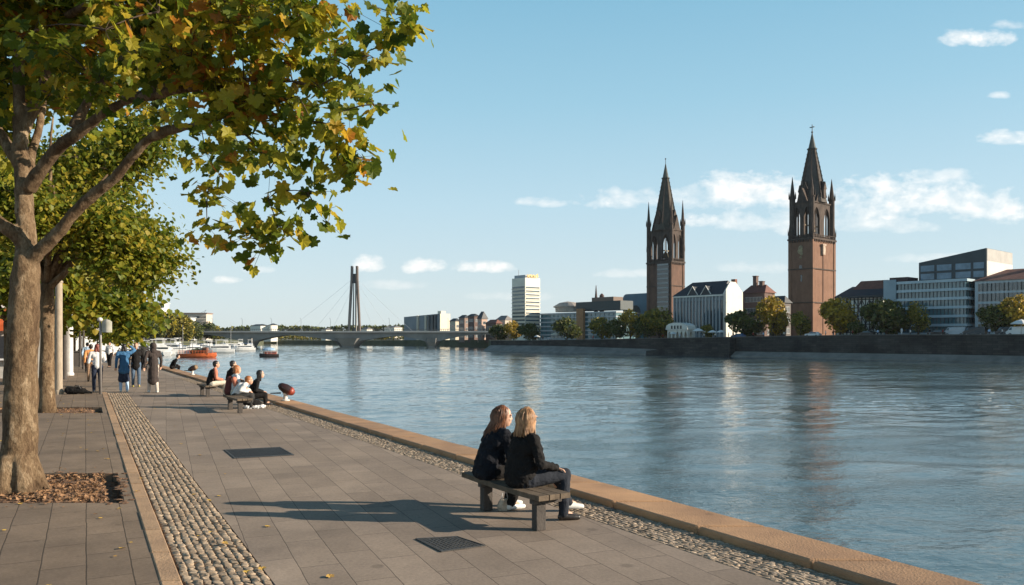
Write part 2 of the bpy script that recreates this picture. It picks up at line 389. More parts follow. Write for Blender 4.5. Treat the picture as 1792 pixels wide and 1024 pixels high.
def island_tint(m, lo=.78):
    nt = m.node_tree; b = nt.nodes['Principled BSDF']; src = b.inputs['Base Color'].links[0].from_socket
    g = N(nt, 'ShaderNodeNewGeometry'); r = ramp(nt, g.outputs['Random Per Island'], [(0, (lo,) * 3), (1, (1.1, 1.07, 1.02))])
    mx = N(nt, 'ShaderNodeMix', data_type='RGBA', blend_type='MULTIPLY'); mx.inputs[0].default_value = 1
    nt.links.new(src, mx.inputs[6]); nt.links.new(r.outputs[0], mx.inputs[7]); nt.links.new(mx.outputs[2], b.inputs['Base Color'])
def stains(m, amt=.6):
    nt = m.node_tree; b = nt.nodes['Principled BSDF']; src = b.inputs['Base Color'].links[0].from_socket
    v = coords(nt, world=True); last = src
    for sc_, lo, hi, dark in ((1.3, .035, .05, .55), (.55, .06, .12, .7), (3.1, .03, .05, .65)):
        vo = N(nt, 'ShaderNodeTexVoronoi', _Scale=sc_, _Randomness=1.0); nt.links.new(v, vo.inputs[0])
        n = N(nt, 'ShaderNodeTexNoise', _Scale=9.0, _Detail=3.0); nt.links.new(v, n.inputs[0])
        a = N(nt, 'ShaderNodeMath', operation='MULTIPLY_ADD'); a.inputs[1].default_value = -.10; nt.links.new(n.outputs[0], a.inputs[0]); nt.links.new(vo.outputs['Distance'], a.inputs[2])
        r = ramp(nt, a.outputs[0], [(lo - .03, (dark,) * 3), (hi, (1, 1, 1))]); 
        mx = N(nt, 'ShaderNodeMix', data_type='RGBA', blend_type='MULTIPLY'); mx.inputs[0].default_value = amt
        nt.links.new(last, mx.inputs[6]); nt.links.new(r.outputs[0], mx.inputs[7]); last = mx.outputs[2]
    n = N(nt, 'ShaderNodeTexNoise', _Scale=.28, _Detail=7.0, _Roughness=.7, _Distortion=.6); nt.links.new(v, n.inputs[0]); r = ramp(nt, n.outputs[0], [(.36, (.80, .79, .79)), (.62, (1.08, 1.06, 1.03))])
    mx = N(nt, 'ShaderNodeMix', data_type='RGBA', blend_type='MULTIPLY'); mx.inputs[0].default_value = 1
    nt.links.new(last, mx.inputs[6]); nt.links.new(r.outputs[0], mx.inputs[7]); nt.links.new(mx.outputs[2], b.inputs['Base Color'])
island_tint(sand); island_tint(sand2, .72); stains(sand, .6); stains(sand2, .6); stains(slab); stains(pav2, .8)
b = MB(); band(b, AK, CK2, AQ, CQ0, -4, 29.2, -.14, 0)
band(b, AK, CK0, AQ, CQ0, 29.2, 54, -.14, 0); band(b, AK, CK0 - 1.0, AQ, CQ1, 54, 110, -.14, 0)
tag(b.build('promenade', slab), kind='structure')
HOLES = [(9.85, 12.0), (21.5, 23.3)]; h0, h1 = -2.7, .50
b = MB(); band(b, AK, -36, AK, h0, -4, 54, -.14, 0); band(b, AK, h1, AK, CK0, -4, 54, -.14, 0)
e = [-4] + [v for h in HOLES for v in h] + [54]
for i in range(0, len(e), 2): band(b, AK, h0, AK, h1, e[i], e[i + 1], -.14, 0)
tag(b.build('pavement', pav2), kind='structure')
b = MB(); band(b, AK, -30, AK, CK0 - 1, 54, 110, -.14, -.004)
b.prism([(-300, 110), (-55.5, 110), (-78.2, 150), (-108.2, 200), (-150.2, 262), (-172.2, 330), (-330, 330)], -.14, 0)
tag(b.build('quay_road', asph), kind='structure')
# kerb stones, each 1 m with hairline joints
def stones(name, mt, A, c0, c1, y0, y1, L, z0, z1, gap=.010, bev=.012, rnd=0):
    b = MB(); y = y0
    dy = L / math.hypot(1, A)
    while y < y1:
        j = random.uniform(-.004, .004)
        b.prism([(A * y + c0, y), (A * y + c1, y), (A * (y + dy - gap) + c1, y + dy - gap), (A * (y + dy - gap) + c0, y + dy - gap)], z0, z1 + j)
        y += dy
    return tag(b.build(name, mt, bevel=bev), kind='structure')
stones('kerb', sand, AK, CK0, CK1, -3, 29.2, 1.0, -.14, .012)
stones('quay_edge', sand2, AQ, CQ1, CQ2, -3, 112, 1.45, -.6, .075, bev=.03, gap=.018)
# real cobbles: rounded setts in rows
def cobbles(name, mt, A, c0, c1, A1, y0, y1, rows, L, h=.02, wob=.007, bed=-.03):
    b = MB(); y = y0; r_ = random.Random(5)
    bb = MB()
    for j in range(rows):
        y = y0 + r_.random() * L
        while y < y1:
            l = L * r_.uniform(.75, 1.3)
            f0 = j / rows; f1 = (j + 1) / rows
            def X(yy, f): return (A * yy + c0) * (1 - f) + (A1 * yy + c1) * f
            g = .008
            cxm = X(y + l / 2, (f0 + f1) / 2); w = (X(y, f1) - X(y, f0)) - g
            ll = l - g; zc = h * r_.uniform(.5, 1.35); vs = []; fs = []
            tx, ty = r_.uniform(-.005, .005), r_.uniform(-.005, .005)
            prof = ((1.0, bed), (.97, .35), (.84, .88), (.45, 1.0))
            for (s, zz) in prof:
                for (ax, ay) in ((-1, -.78), (-.8, -1), (.8, -1), (1, -.78), (1, .78), (.8, 1), (-.8, 1), (-1, .78)):
                    px_ = ax * w / 2 * s; py_ = ay * ll / 2 * s
                    z = bed if zz == bed else zz * zc + tx * ax + ty * ay - .012
                    vs.append((cxm + px_ + A * py_ + r_.uniform(-1, 1) * wob * .4, y + l / 2 + py_ + r_.uniform(-1, 1) * wob * .4, z + .004))
            for i in range(3):
                for k in range(8): fs.append((i * 8 + k, i * 8 + (k + 1) % 8, (i + 1) * 8 + (k + 1) % 8, (i + 1) * 8 + k))
            fs.append(tuple(24 + k for k in range(8)))
            bb.add(vs, fs); y += l
    # bedding
    for i in range(1):
        bb.prism([(A * y0 + c0, y0), (A1 * y0 + c1, y0), (A1 * y1 + c1, y1), (A * y1 + c0, y1)], -.14, -.018, 1)
    o = bb.build(name, [mt, mat('cobble_bed', (.19, .145, .10), (.12, .09, .065), .95, 20)], smooth=True)
    return tag(o, kind='structure')
def cobmat(name, stops):
    m, nt, b = newmat(name); g = N(nt, 'ShaderNodeNewGeometry')
    r = ramp(nt, g.outputs['Random Per Island'], stops)
    n = N(nt, 'ShaderNodeTexNoise', _Scale=40.0, _Detail=5.0); nt.links.new(g.outputs['Position'], n.inputs[0])
    r2 = ramp(nt, n.outputs[0], [(.3, (.6, .6, .6)), (.7, (1.1, 1.1, 1.1))])
    mx = N(nt, 'ShaderNodeMix', data_type='RGBA', blend_type='MULTIPLY'); mx.inputs[0].default_value = 1
    nt.links.new(r.outputs[0], mx.inputs[6]); nt.links.new(r2.outputs[0], mx.inputs[7]); nt.links.new(mx.outputs[2], b.inputs['Base Color'])
    b.inputs['Roughness'].default_value = .85
    bp = N(nt, 'ShaderNodeBump', _Strength=.5, _Distance=.01); nt.links.new(n.outputs[0], bp.inputs['Height']); nt.links.new(bp.outputs[0], b.inputs['Normal'])
    return m
cobbles('cobbled_gutter', cobmat('tan_cobbles', [(0, (.30, .22, .15)), (.5, (.40, .295, .20)), (1, (.50, .38, .265))]), AK, CK1 + .01, CK2 - .01, AK, 1.5, 29.2, 9, .10, h=.011, wob=.026)
cobbles('cobbled_strip', cobmat('grey_cobbles', [(0, (.27, .205, .15)), (.5, (.38, .29, .205)), (1, (.52, .40, .29))]), AQ, CQ0 + .01, CQ1 - .01, AQ, 1.5, 40, 10, .065, h=.009, wob=.015)
b = MB(); band(b, AQ, CQ0, AQ, CQ1, 40, 54, -.14, -.006)
tag(b.build('gutter', mat('gutter_stone', (.33, .26, .2), (.24, .19, .15), .9, 8, world=True)), kind='structure')
# tree pits: litter of bark and dry leaves
litter = mat('bark_litter', (.22, .12, .065), (.09, .05, .03), .95, 14, bump=1.0, bsc=30, world=True)
for i, (y0, y1) in enumerate(HOLES):
    b = MB(); r_ = random.Random(i + 3); nx, ny = 60, 40
    vs = []; fs = []
    for a in range(ny + 1):
        for c in range(nx + 1):
            y = y0 + (y1 - y0) * a / ny; u = h0 + (h1 - h0) * c / nx
            ed = min(c, nx - c, a, ny - a) / 8.0
            vs.append((AK * y + u, y, -.125 + .10 * min(1, ed) + .035 * noise.noise(Vector((u * 5, y * 5, i))) + .02 * noise.noise(Vector((u * 17, y * 17, 3)))))
    for a in range(ny):
        for c in range(nx): k = a * (nx + 1) + c; fs.append((k, k + 1, k + nx + 2, k + nx + 1))
    b.add(vs, fs)
    for k in range(2200 if i == 0 else 300):
        u = r_.uniform(h0 + .15, h1 - .2); y = r_.uniform(y0 + .12, y1 - .12); s = r_.uniform(.012, .038)
        M3 = Euler((r_.uniform(-.8, .8), r_.uniform(-.8, .8), r_.uniform(0, 6))).to_matrix(); c = Vector((AK * y + u, y, r_.uniform(-.03, .01)))
        b.add([c + M3 @ Vector(q) for q in ((-s, -s * .5, 0), (s, -s * .4, .3 * s), (s * .8, s * .6, 0), (-s * .7, s * .5, .3 * s))], [(0, 1, 2, 3)], 1)
    for k in range(260 if i == 0 else 60):            # blown out over the paving round the pit
        u = r_.gauss((h0 + h1) / 2, .95); y = r_.gauss((y0 + y1) / 2, .95); s = r_.uniform(.010, .03)
        if (h0 < u < h1 and y0 < y < y1) or u > CK0 - .05: continue
        M3 = Euler((r_.uniform(-.3, .3), r_.uniform(-.3, .3), r_.uniform(0, 6))).to_matrix(); c = Vector((AK * y + u, y, .012))
        b.add([c + M3 @ Vector(q) for q in ((-s, -s * .5, 0), (s, -s * .4, .3 * s), (s * .8, s * .6, 0), (-s * .7, s * .5, .3 * s))], [(0, 1, 2, 3)], 1)
    for k in range(70 if i == 0 else 0):               # crumbs of soil along the rim
        t_ = r_.random(); side = r_.randrange(3); u = h0 + (h1 - h0) * t_ if side < 2 else h1 + .02; y = (y0 if side == 0 else y1) if side < 2 else y0 + (y1 - y0) * t_
        b.ball((AK * y + u + r_.gauss(0, .03), y + r_.gauss(0, .05), .004), (r_.uniform(.02, .07), r_.uniform(.02, .06), r_.uniform(.006, .014)), 7, 4)
    o = b.build('tree_pit_litter', [litter, mat('dry_leaf', (.36, .20, .10), (.13, .07, .035), .9, 7, world=True)])
    tag(o, ['heap of dry bark and brown leaves in the square pit round the nearest tree trunk', 'brown litter in the pit of the second tree along the row'][i], 'leaf litter', kind='stuff')

# iron covers
iron = mat('cast_iron', (.075, .07, .065), (.045, .042, .04), .6, 20, bump=.4, bsc=60, metal=.3)
def grate(name, label, cat, corners, slats, frame=.03, group=None):
    P = [at(*c) for c in corners]; c = sum(P, Vector()) / 4
    t = thing(name, label, cat, (c.x, c.y, 0), group=group)
    P = [p - c for p in P]
    def lerp(u, v): return (P[0] * (1 - u) + P[1] * u) * (1 - v) + (P[3] * (1 - u) + P[2] * u) * v
    b = MB()
    def quad(u0, u1, v0, v1, z0, z1, mi=0):
        q = [lerp(u0, v0), lerp(u1, v0), lerp(u1, v1), lerp(u0, v1)]
        b.prism([(x.x, x.y) for x in q], z0, z1, mi)
    quad(0, 1, 0, .06, .001, .012); quad(0, 1, .94, 1, .001, .012); quad(0, .025, .06, .94, .001, .0115); quad(.975, 1, .06, .94, .001, .0115)
    b.build('frame', iron, t)
    b = MB(); quad(.025, .975, .06, .94, .0005, .003); b.build('shade_plate', mat('painted_shade', (.03, .027, .025), None, .9), t)  # flat dark plate above the paving, painted as the shade under the bars
    b = MB()
    if slats > 0:
        for i in range(slats):
            u = .03 + .94 * i / slats; quad(u, u + .5 / slats, .07, .93, .003, .010)
    else:
        for i in range(10):
            for j in range(8): quad(.04 + .092 * i, .04 + .092 * i + .066, .08 + .105 * j, .08 + .105 * j + .075, .003, .0095)
    b.build('bars' if slats > 0 else 'tread_plate', iron, t)
grate('drain_grate', 'long ribbed iron drain grate set in the middle of the promenade', 'drain grate', [(410, 803), (515, 797), (490, 783), (392, 788)], 34)
grate('manhole_cover', 'square dark iron cover in the slabs in front of the bench shadow', 'manhole cover', [(772, 967), (850, 956), (800, 940), (727, 944)], 0)
# ------------------------------------------------------------------ foliage
def leafmat(name, stops, trans=.35, rough=.5, patch=1.2):
    m, nt, b = newmat(name); g = N(nt, 'ShaderNodeNewGeometry')
    n = N(nt, 'ShaderNodeTexNoise', _Scale=patch, _Detail=2.0); nt.links.new(g.outputs['Position'], n.inputs[0])
    a = N(nt, 'ShaderNodeMath', operation='MULTIPLY_ADD'); a.inputs[1].default_value = 1.1; a.inputs[2].default_value = -.55; nt.links.new(n.outputs[0], a.inputs[0])
    a2 = N(nt, 'ShaderNodeMath', operation='ADD'); nt.links.new(a.outputs[0], a2.inputs[0]); nt.links.new(g.outputs['Random Per Island'], a2.inputs[1])
    r = ramp(nt, a2.outputs[0], stops)
    nt.links.new(r.outputs[0], b.inputs['Base Color']); b.inputs['Roughness'].default_value = rough; b.inputs['Specular IOR Level'].default_value = .35
    tr = N(nt, 'ShaderNodeBsdfTranslucent'); nt.links.new(r.outputs[0], tr.inputs[0])
    mx = N(nt, 'ShaderNodeMixShader'); mx.inputs[0].default_value = trans
    nt.links.new(b.outputs[0], mx.inputs[1]); nt.links.new(tr.outputs[0], mx.inputs[2])
    nt.links.new(mx.outputs[0], nt.nodes['Material Output'].inputs[0]); return m
PLANE = leafmat('plane_leaf', [(0, (.070, .11, .010)), (.3, (.17, .21, .018)), (.58, (.36, .34, .03)), (.86, (.50, .40, .035)), (.97, (.58, .34, .03)), (1, (.45, .18, .03))], .6, patch=.7)
PLANE2 = leafmat('row_tree_leaf', [(0, (.065, .105, .012)), (.4, (.17, .205, .02)), (.75, (.32, .30, .032)), (1, (.42, .32, .035))], .55, patch=.5)
FT = {'green': leafmat('far_leaf_green', [(0, (.03, .05, .010)), (.5, (.075, .095, .018)), (1, (.16, .15, .03))], .2, patch=.35),
      'olive': leafmat('far_leaf_olive', [(0, (.06, .075, .012)), (.5, (.20, .18, .024)), (1, (.36, .26, .03))], .2, patch=.35),
      'yellow': leafmat('far_leaf_yellow', [(0, (.14, .11, .014)), (.5, (.38, .26, .028)), (1, (.58, .37, .03))], .2, patch=.35)}
LEAF = [(0, -.15), (.20, -.40), (.50, -.36), (.50, -.08), (.86, .10), (.66, .28), (.58, .60), (.34, .58), (.20, .86), (.04, .96), (-.16, .84), (-.34, .58), (-.60, .58), (-.66, .26), (-.88, .06), (-.52, -.10), (-.50, -.38), (-.18, -.40)]
def add_leaf(b, c, s, Mx, simple=0):
    if simple == 0:
        vs = [c + Mx @ Vector((0, .15 * s, -.10 * s))]
        for i, (x, y) in enumerate(LEAF):
            rr = math.hypot(x, y); vs.append(c + Mx @ Vector((x * s, y * s, .22 * s * rr * rr * (1 if i % 2 else .6) * math.cos(y * 2.2 + x))))
        n = len(LEAF); b.add(vs, [(0, 1 + k, 1 + (k + 1) % n) for k in range(n)])
    elif simple == 1:
        pts = [(0, -.5), (.6, -.15), (.45, .35), (0, .9), (-.5, .4), (-.6, -.1)]
        b.add([c + Mx @ Vector((x * s, y * s, .15 * s * abs(x))) for x, y in pts], [(0, 1, 2, 3), (0, 3, 4, 5)])
    else:
        b.add([c + Mx @ Vector((x * s, y * s, 0)) for x, y in ((-.5, -.4), (.5, -.5), (.4, .5), (-.4, .6))], [(0, 1, 2, 3)])
def rmat(r_, tilt=1.1):
    return Euler((r_.gauss(0, tilt), r_.gauss(0, tilt), r_.uniform(0, 6.28))).to_matrix()
def bez(a, c, d, n):
    return [a * (1 - t) ** 2 + c * 2 * t * (1 - t) + d * t * t for t in [i / n for i in range(n + 1)]]
def barkmat():
    m, nt, b = newmat('plane_bark'); v = coords(nt, (1, 1, .45), world=True)
    vo = N(nt, 'ShaderNodeTexVoronoi', _Scale=9.0); vo.feature = 'F1'
    nz = N(nt, 'ShaderNodeTexNoise', _Scale=5.0, _Detail=7.0, _Roughness=.65); nt.links.new(v, nz.inputs[0])
    ad = N(nt, 'ShaderNodeVectorMath', operation='MULTIPLY_ADD'); ad.inputs[1].default_value = (.5, .5, .5); nt.links.new(nz.outputs['Color'], ad.inputs[0]); nt.links.new(v, ad.inputs[2])
    nt.links.new(ad.outputs[0], vo.inputs[0])
    mixf = N(nt, 'ShaderNodeMath', operation='MULTIPLY_ADD'); mixf.inputs[1].default_value = .35; nt.links.new(vo.outputs['Color'], mixf.inputs[0]); nt.links.new(nz.outputs[0], mixf.inputs[2])
    r = ramp(nt, mixf.outputs[0], [(.35, (.07, .044, .026)), (.55, (.14, .09, .052)), (.75, (.22, .15, .088)), (.92, (.36, .27, .175))])
    n3 = N(nt, 'ShaderNodeTexNoise', _Scale=30.0, _Detail=6.0, _Roughness=.75); nt.links.new(v, n3.inputs[0])
    r3 = ramp(nt, n3.outputs[0], [(.35, (.55, .52, .48)), (.6, (1.05, 1.05, 1.05))])
    mx = N(nt, 'ShaderNodeMix', data_type='RGBA', blend_type='MULTIPLY'); mx.inputs[0].default_value = 1
    nt.links.new(r.outputs[0], mx.inputs[6]); nt.links.new(r3.outputs[0], mx.inputs[7]); nt.links.new(mx.outputs[2], b.inputs['Base Color'])
    b.inputs['Roughness'].default_value = .9; b.inputs['Specular IOR Level'].default_value = .2
    hh = N(nt, 'ShaderNodeMath', operation='MULTIPLY_ADD'); hh.inputs[1].default_value = .6; nt.links.new(n3.outputs[0], hh.inputs[0]); nt.links.new(mixf.outputs[0], hh.inputs[2])
    bp = N(nt, 'ShaderNodeBump', _Strength=1.0, _Distance=.05); nt.links.new(hh.outputs[0], bp.inputs['Height']); nt.links.new(bp.outputs[0], b.inputs['Normal'])
    return m
BARK = barkmat()
TWIG = mat('twig_bark', (.10, .065, .04), (.05, .035, .025), .9, 10, world=True)

def limb(b, a, c, d, r0, r1, n=10, nodes=None, seg=10, wob=.05):
    pts = bez(a, c, d, n)
    pts = [p + Vector((noise.noise(p * 1.7), noise.noise(p * 1.7 + Vector((9, 0, 0))), noise.noise(p * 1.7 + Vector((0, 9, 0))))) * wob * min(1, i / 3) for i, p in enumerate(pts)]
    rad = [r0 + (r1 - r0) * (i / n) ** .8 for i in range(n + 1)]
    b.tube(pts, rad, seg)
    if nodes is not None: nodes += [(p, rad[i]) for i, p in enumerate(pts) if i > n * .3]
    return pts
def crown_from_lobes(root, nodes, lobes, r_, nclus, per, lsize, spread, simple, lm, hang=.25, tb=None):
    """twigs reach out of the limbs to leaf clusters spread through the lobes"""
    o = root.location; tw = tb or MB(); mi = 1 if tb else 0; lf = MB(); pts = [p for p, r in nodes]
    wsum = sum(l[3] ** 2.4 * (l[4] if len(l) > 4 else 1) for l in lobes); C = []
    for l in lobes:
        c, rx, rz, r0 = l[0], l[1], l[2], l[3]
        k = max(1, int(nclus * r0 ** 2.4 * (l[4] if len(l) > 4 else 1) / wsum))
        for _ in range(k):
            d = Vector((r_.gauss(0, 1), r_.gauss(0, 1), r_.gauss(0, 1))).normalized() * (r_.random() ** .45)
            C.append(c + Vector((d.x * rx, d.y * rx, d.z * rz)))
    C.sort(key=lambda p: min((p - q).length for q in pts))
    for p in C:
        q = min(pts, key=lambda s: (s - p).length + max(0, s.z - p.z) * .2)
        L = (p - q).length
        mid = q.lerp(p, .55) + Vector((0, 0, .12 * L)) + Vector((r_.gauss(0, 1), r_.gauss(0, 1), 0)) * .05 * L
        pp = bez(q, mid, p, 5); r0 = min(.028, .006 + .008 * L)
        tw.tube([x - o for x in pp], [r0 + (.004 - r0) * i / 5 for i in range(6)], 4 if L < 1 else 5, mi, cap=False)
        pts += pp[2:]
        n = int(per * r_.uniform(.6, 1.3))
        for i in range(n):
            cl = lambda x: max(-1.7, min(1.7, x)); g = Vector((cl(r_.gauss(0, 1)) * spread, cl(r_.gauss(0, 1)) * spread, cl(r_.gauss(-hang, .8)) * spread))
            c = p + g
            s = lsize * r_.uniform(.6, 1.2)
            # leaf blades lie roughly flat, tips hanging outwards
            yaw = math.atan2(g.y, g.x) - math.pi / 2 + r_.gauss(0, .7)
            Mx = Matrix.Rotation(yaw, 3, 'Z') @ Matrix.Rotation(-abs(r_.gauss(.7, .55)), 3, 'X') @ Matrix.Rotation(r_.gauss(0, .6), 3, 'Y')
            add_leaf(lf, c - o, s, Mx, simple)
            if simple == 0 and r_.random() < .3: tw.tube([p - o, c - o - Mx @ Vector((0, .12 * s, 0))], .0025, 3, cap=False)
    if not tb: tw.build('twigs', TWIG, root, smooth=True)
    return lf.build('crown', lm, root)

# --- the nearest tree
r_ = random.Random(11)
base = Vector((-6.68, 10.75, -.1))
T1 = thing('plane_tree', 'big nearest plane tree with mottled trunk and yellowing leaves hanging over the promenade', 'tree', base, group='plane trees in a row along the promenade')
nodes = []; b = MB(); P = lambda px, py, Y: ray(px, py, Y)
fork = P(48, 430, 10.75)
tr = bez(base + Vector((0, 0, -.1)), (base + fork) / 2 + Vector((-.02, 0, .1)), fork, 12)
b.tube(tr, [.35, .265, .228, .212, .205, .20, .195, .192, .19, .188, .186, .17, .11], 20, rough=.18)
for k in range(6):                                     # root flare
    a = k * 1.05 + .3; b.tube([base + Vector((math.cos(a) * .40, math.sin(a) * .40, -.12)), base + Vector((math.cos(a) * .26, math.sin(a) * .26, .12)), base + Vector((math.cos(a) * .15, math.sin(a) * .15, .55))], [.10, .12, .10], 8)
m1 = P(50, 330, 10.8)
limb(b, fork - Vector((0, 0, .55)), P(48, 380, 10.8), P(36, 250, 11), .15, .10, nodes=None)
limb(b, P(36, 250, 11), P(30, 120, 11.2), P(30, -150, 11.4), .10, .05, nodes=nodes)
limb(b, fork - Vector((.06, 0, .35)), P(150, 345, 10.5), P(275, 235, 10.1), .105, .055, nodes=None, wob=.07)
limb(b, P(270, 238, 10.1), P(330, 205, 9.9), P(430, 235, 9.3), .075, .03, nodes=nodes)
limb(b, P(262, 243, 10.1), P(360, 210, 9.8), P(520, 170, 8.9), .06, .02, nodes=nodes)
limb(b, m1, P(110, 215, 10.4), P(270, 155, 9.9), .10, .05, nodes=nodes, wob=.08)
limb(b, P(262, 158, 9.9), P(330, 120, 9.6), P(560, 150, 8.6), .07, .015, nodes=nodes)
limb(b, P(215, 175, 10.05), P(300, 160, 9.6), P(400, 155, 9.2), .07, .03, nodes=nodes)
limb(b, P(130, 225, 10.4), P(170, 120, 10.5), P(330, 20, 10.2), .08, .03, nodes=nodes)
limb(b, P(330, 20, 10.2), P(450, -40, 9.4), P(640, 40, 8.5), .04, .012, nodes=nodes)
limb(b, P(36, 240, 11), P(120, 60, 11.5), P(160, -120, 11.8), .09, .03, nodes=nodes)
limb(b, fork, P(0, 380, 10.6), P(-130, 300, 10.4), .12, .05, nodes=nodes)
limb(b, P(45, 300, 10.9), P(-20, 200, 11.5), P(-160, 60, 12.2), .10, .04, nodes=nodes)
limb(b, P(45, 330, 10.9), P(60, 260, 11.8), P(100, 60, 13.3), .09, .03, nodes=nodes)
limb(b, P(100, 40, 11), P(250, -60, 9), P(300, -80, 8.0), .05, .02, nodes=nodes)
limb(b, P(430, 235, 9.3), P(470, 270, 9.2), P(485, 330, 9.0), .03, .008, n=6, nodes=nodes)
limb(b, P(380, 215, 9.6), P(395, 270, 9.4), P(400, 340, 9.3), .02, .007, n=6, nodes=nodes)
limb(b, P(560, 150, 8.6), P(640, 110, 8.4), P(700, 35, 8.2), .018, .006, n=6, nodes=nodes)
b.v = [tuple(Vector(v) - base) for v in b.v]
o = b.build('trunk', BARK, T1, smooth=True)
md = o.modifiers.new('r', 'REMESH'); md.mode = 'VOXEL'; md.voxel_size = .022; md.use_smooth_shade = True
md = o.modifiers.new('s', 'SMOOTH'); md.iterations = 3
tx = bpy.data.textures.new('bark_lumps', 'CLOUDS'); tx.noise_scale = .16; tx.noise_depth = 3
md = o.modifiers.new('d', 'DISPLACE'); md.texture = tx; md.strength = .03; md.mid_level = .5
md = o.modifiers.new('e', 'DISPLACE'); tx = bpy.data.textures.new('bark_big', 'CLOUDS'); tx.noise_scale = .5; md.texture = tx; md.strength = .035; md.mid_level = .5
def L(px, py, Y, rp, w=1.0, rz=1.0):                   # lobe: radius rp in frame px at its distance
    r = rp / F * Y; return (P(px, py, Y), r, r * rz, r, w)
lobes = [L(60, 30, 11, 130), L(200, 20, 10.2, 120), L(330, 40, 9.7, 120), L(450, 60, 9.2, 115, 1.2), L(560, 70, 8.7, 85, 1.2), L(625, 120, 8.5, 62, 1.3), L(668, 55, 8.3, 30, 2), L(705, 35, 8.2, 12, 4), L(660, 190, 8.4, 38, 1.6),
         L(380, 160, 9.2, 85, 1.3), L(500, 170, 8.9, 85, 1.4), L(590, 225, 8.6, 55, 1.5), L(430, 250, 9.0, 65, 1.4), L(520, 270, 8.8, 52, 1.4), L(455, 335, 8.9, 38, 1.6), L(545, 330, 8.7, 28, 1.6), L(500, 385, 8.8, 22, 2), L(430, 405, 8.9, 16, 2.5), L(555, 365, 8.7, 14, 2.5),
         L(380, 330, 9.3, 28, 1.1), L(365, 395, 9.3, 5, 4), L(460, 425, 8.9, 8, 4), L(335, 270, 9.8, 32, .6), L(240, 110, 10, 80), L(130, 130, 10.8, 85, .9), L(10, 140, 11.2, 80, .8), L(640, 275, 8.5, 14, 3), L(590, 300, 8.6, 16, 2.5),
         L(300, 120, 9.6, 60, 1), L(80, -130, 11, 200, .8), L(330, -130, 10, 190, .8), L(540, -90, 9, 120, .9), L(-200, 60, 11.5, 220, .8), L(60, 60, 13.3, 190, .9), L(180, 10, 8.2, 120, .5), L(20, 120, 12.6, 120, .8),
         L(-100, 200, 12.5, 150, .7), L(250, 40, 12, 150, .8)]
crown_from_lobes(T1, nodes, lobes, r_, 600, 28, .110, .17, 0, PLANE)

# --- generic round-headed tree with limbs, for the row
def row_tree(label, base, H, fork_z, tr_r, crown_c, crown_r, r_, nclus, per, ls, simple=1, lm=None, lean=0, group='plane trees in a row along the promenade', extra=(), limbs=9, spread=.3, name='plane_tree', rzf=.8):
    base = Vector(base); t = thing(name, label, 'tree', base, group=group); nodes = []; b = MB()
    fk = base + Vector((lean, 0, fork_z)); b.tube(bez(base - Vector((0, 0, .15)), (base + fk) / 2, fk, 8), [tr_r * k for k in (1.5, 1.12, 1, .96, .94, .92, .92, .95, 1.0)], 12, rough=.2)
    cc = base + Vector(crown_c)
    for k in range(limbs):
        a = k * 2.4 + r_.random(); q = cc + Vector((math.cos(a) * crown_r * .62, math.sin(a) * crown_r * .62, r_.uniform(-.3, .75) * crown_r * rzf))
        limb(b, fk - Vector((0, 0, .1)), fk.lerp(q, .4) + Vector((0, 0, crown_r * .25)), q, tr_r * .55, tr_r * .12, n=8, nodes=nodes, seg=7)
    for q in extra: limb(b, fk - Vector((0, 0, .2)), fk.lerp(q, .5) - Vector((0, 0, .15)), q, tr_r * .6, tr_r * .25, n=8, nodes=nodes, seg=8)
    b.v = [tuple(Vector(v) - base) for v in b.v]
    lobes = [(cc, crown_r * .6, crown_r * .6 * rzf, crown_r * .5, .8)]
    for k in range(16):
        a = k * 2.399 + r_.random() * .4; zz = -.75 + 1.6 * ((k * .618) % 1); rr = math.sqrt(max(.15, 1 - zz * zz * .75))
        rad = crown_r * r_.uniform(.26, .42)
        lobes.append((cc + Vector((math.cos(a) * rr, math.sin(a) * rr, zz * rzf)) * (crown_r - rad * .6), rad, rad * .8, rad, 1.3))
    crown_from_lobes(t, nodes, lobes, r_, nclus, per, ls, spread, simple, lm or PLANE2, tb=b); b.build('trunk', [BARK, TWIG], t, smooth=True)
    return t
b2 = at(82, 720)
row_tree('second plane tree of the row, slimmer trunk with a branch rising to the right', (b2.x, b2.y, -.08), 8, 3.6, .19, (.45, .3, 6.2), 3.0, random.Random(21), 1050, 38, .105, 1, extra=[b2 + Vector((1.3, -.3, 4.6))], spread=.3, rzf=1.0)
kk = 0
for (Y, c, lab, sz) in ((34, -1.3, 'third plane tree of the row behind the pale round post', 3.5), (46, -1.5, 'fourth plane tree of the row, its crown just above the walkers', 3.4), (58, -1.2, 'fifth plane tree of the row, rounded green crown over the white awning', 3.6),
                        (74, -1.0, 'sixth plane tree of the row, low green crown behind the walking people', 3.7), (92, -.5, 'last plane tree of the row where the quay starts to bend', 4.0)):
    kk += 1; bs = (AK * Y + c, Y, -.1)
    row_tree(lab, bs, 8, 2.6, .17, (.9, 0, 5.0 if kk < 3 else 4.6), sz, random.Random(30 + kk), 330, 28, .19 + .02 * kk, 2 if kk > 1 else 1, spread=.42, limbs=7)
# a second row further from the water closes the view on the left
for k, (x, y, lab) in enumerate(((-21.8, 34.5, 'plane tree of the inner row seen just left of the nearest trunk'), (-28.5, 44, 'second plane tree of the inner row, in front of the red-roofed kiosk'), (-34, 56, 'third plane tree of the inner row, behind the kiosk'), (-46, 76, 'farthest plane tree of the inner row'))):
    row_tree(lab, (x, y, -.1), 8, 2.8, .2, (0, 0, 5.2), 3.9, random.Random(50 + k), 150, 26, .22, 2, spread=.45, limbs=6, group='plane trees of the inner row')

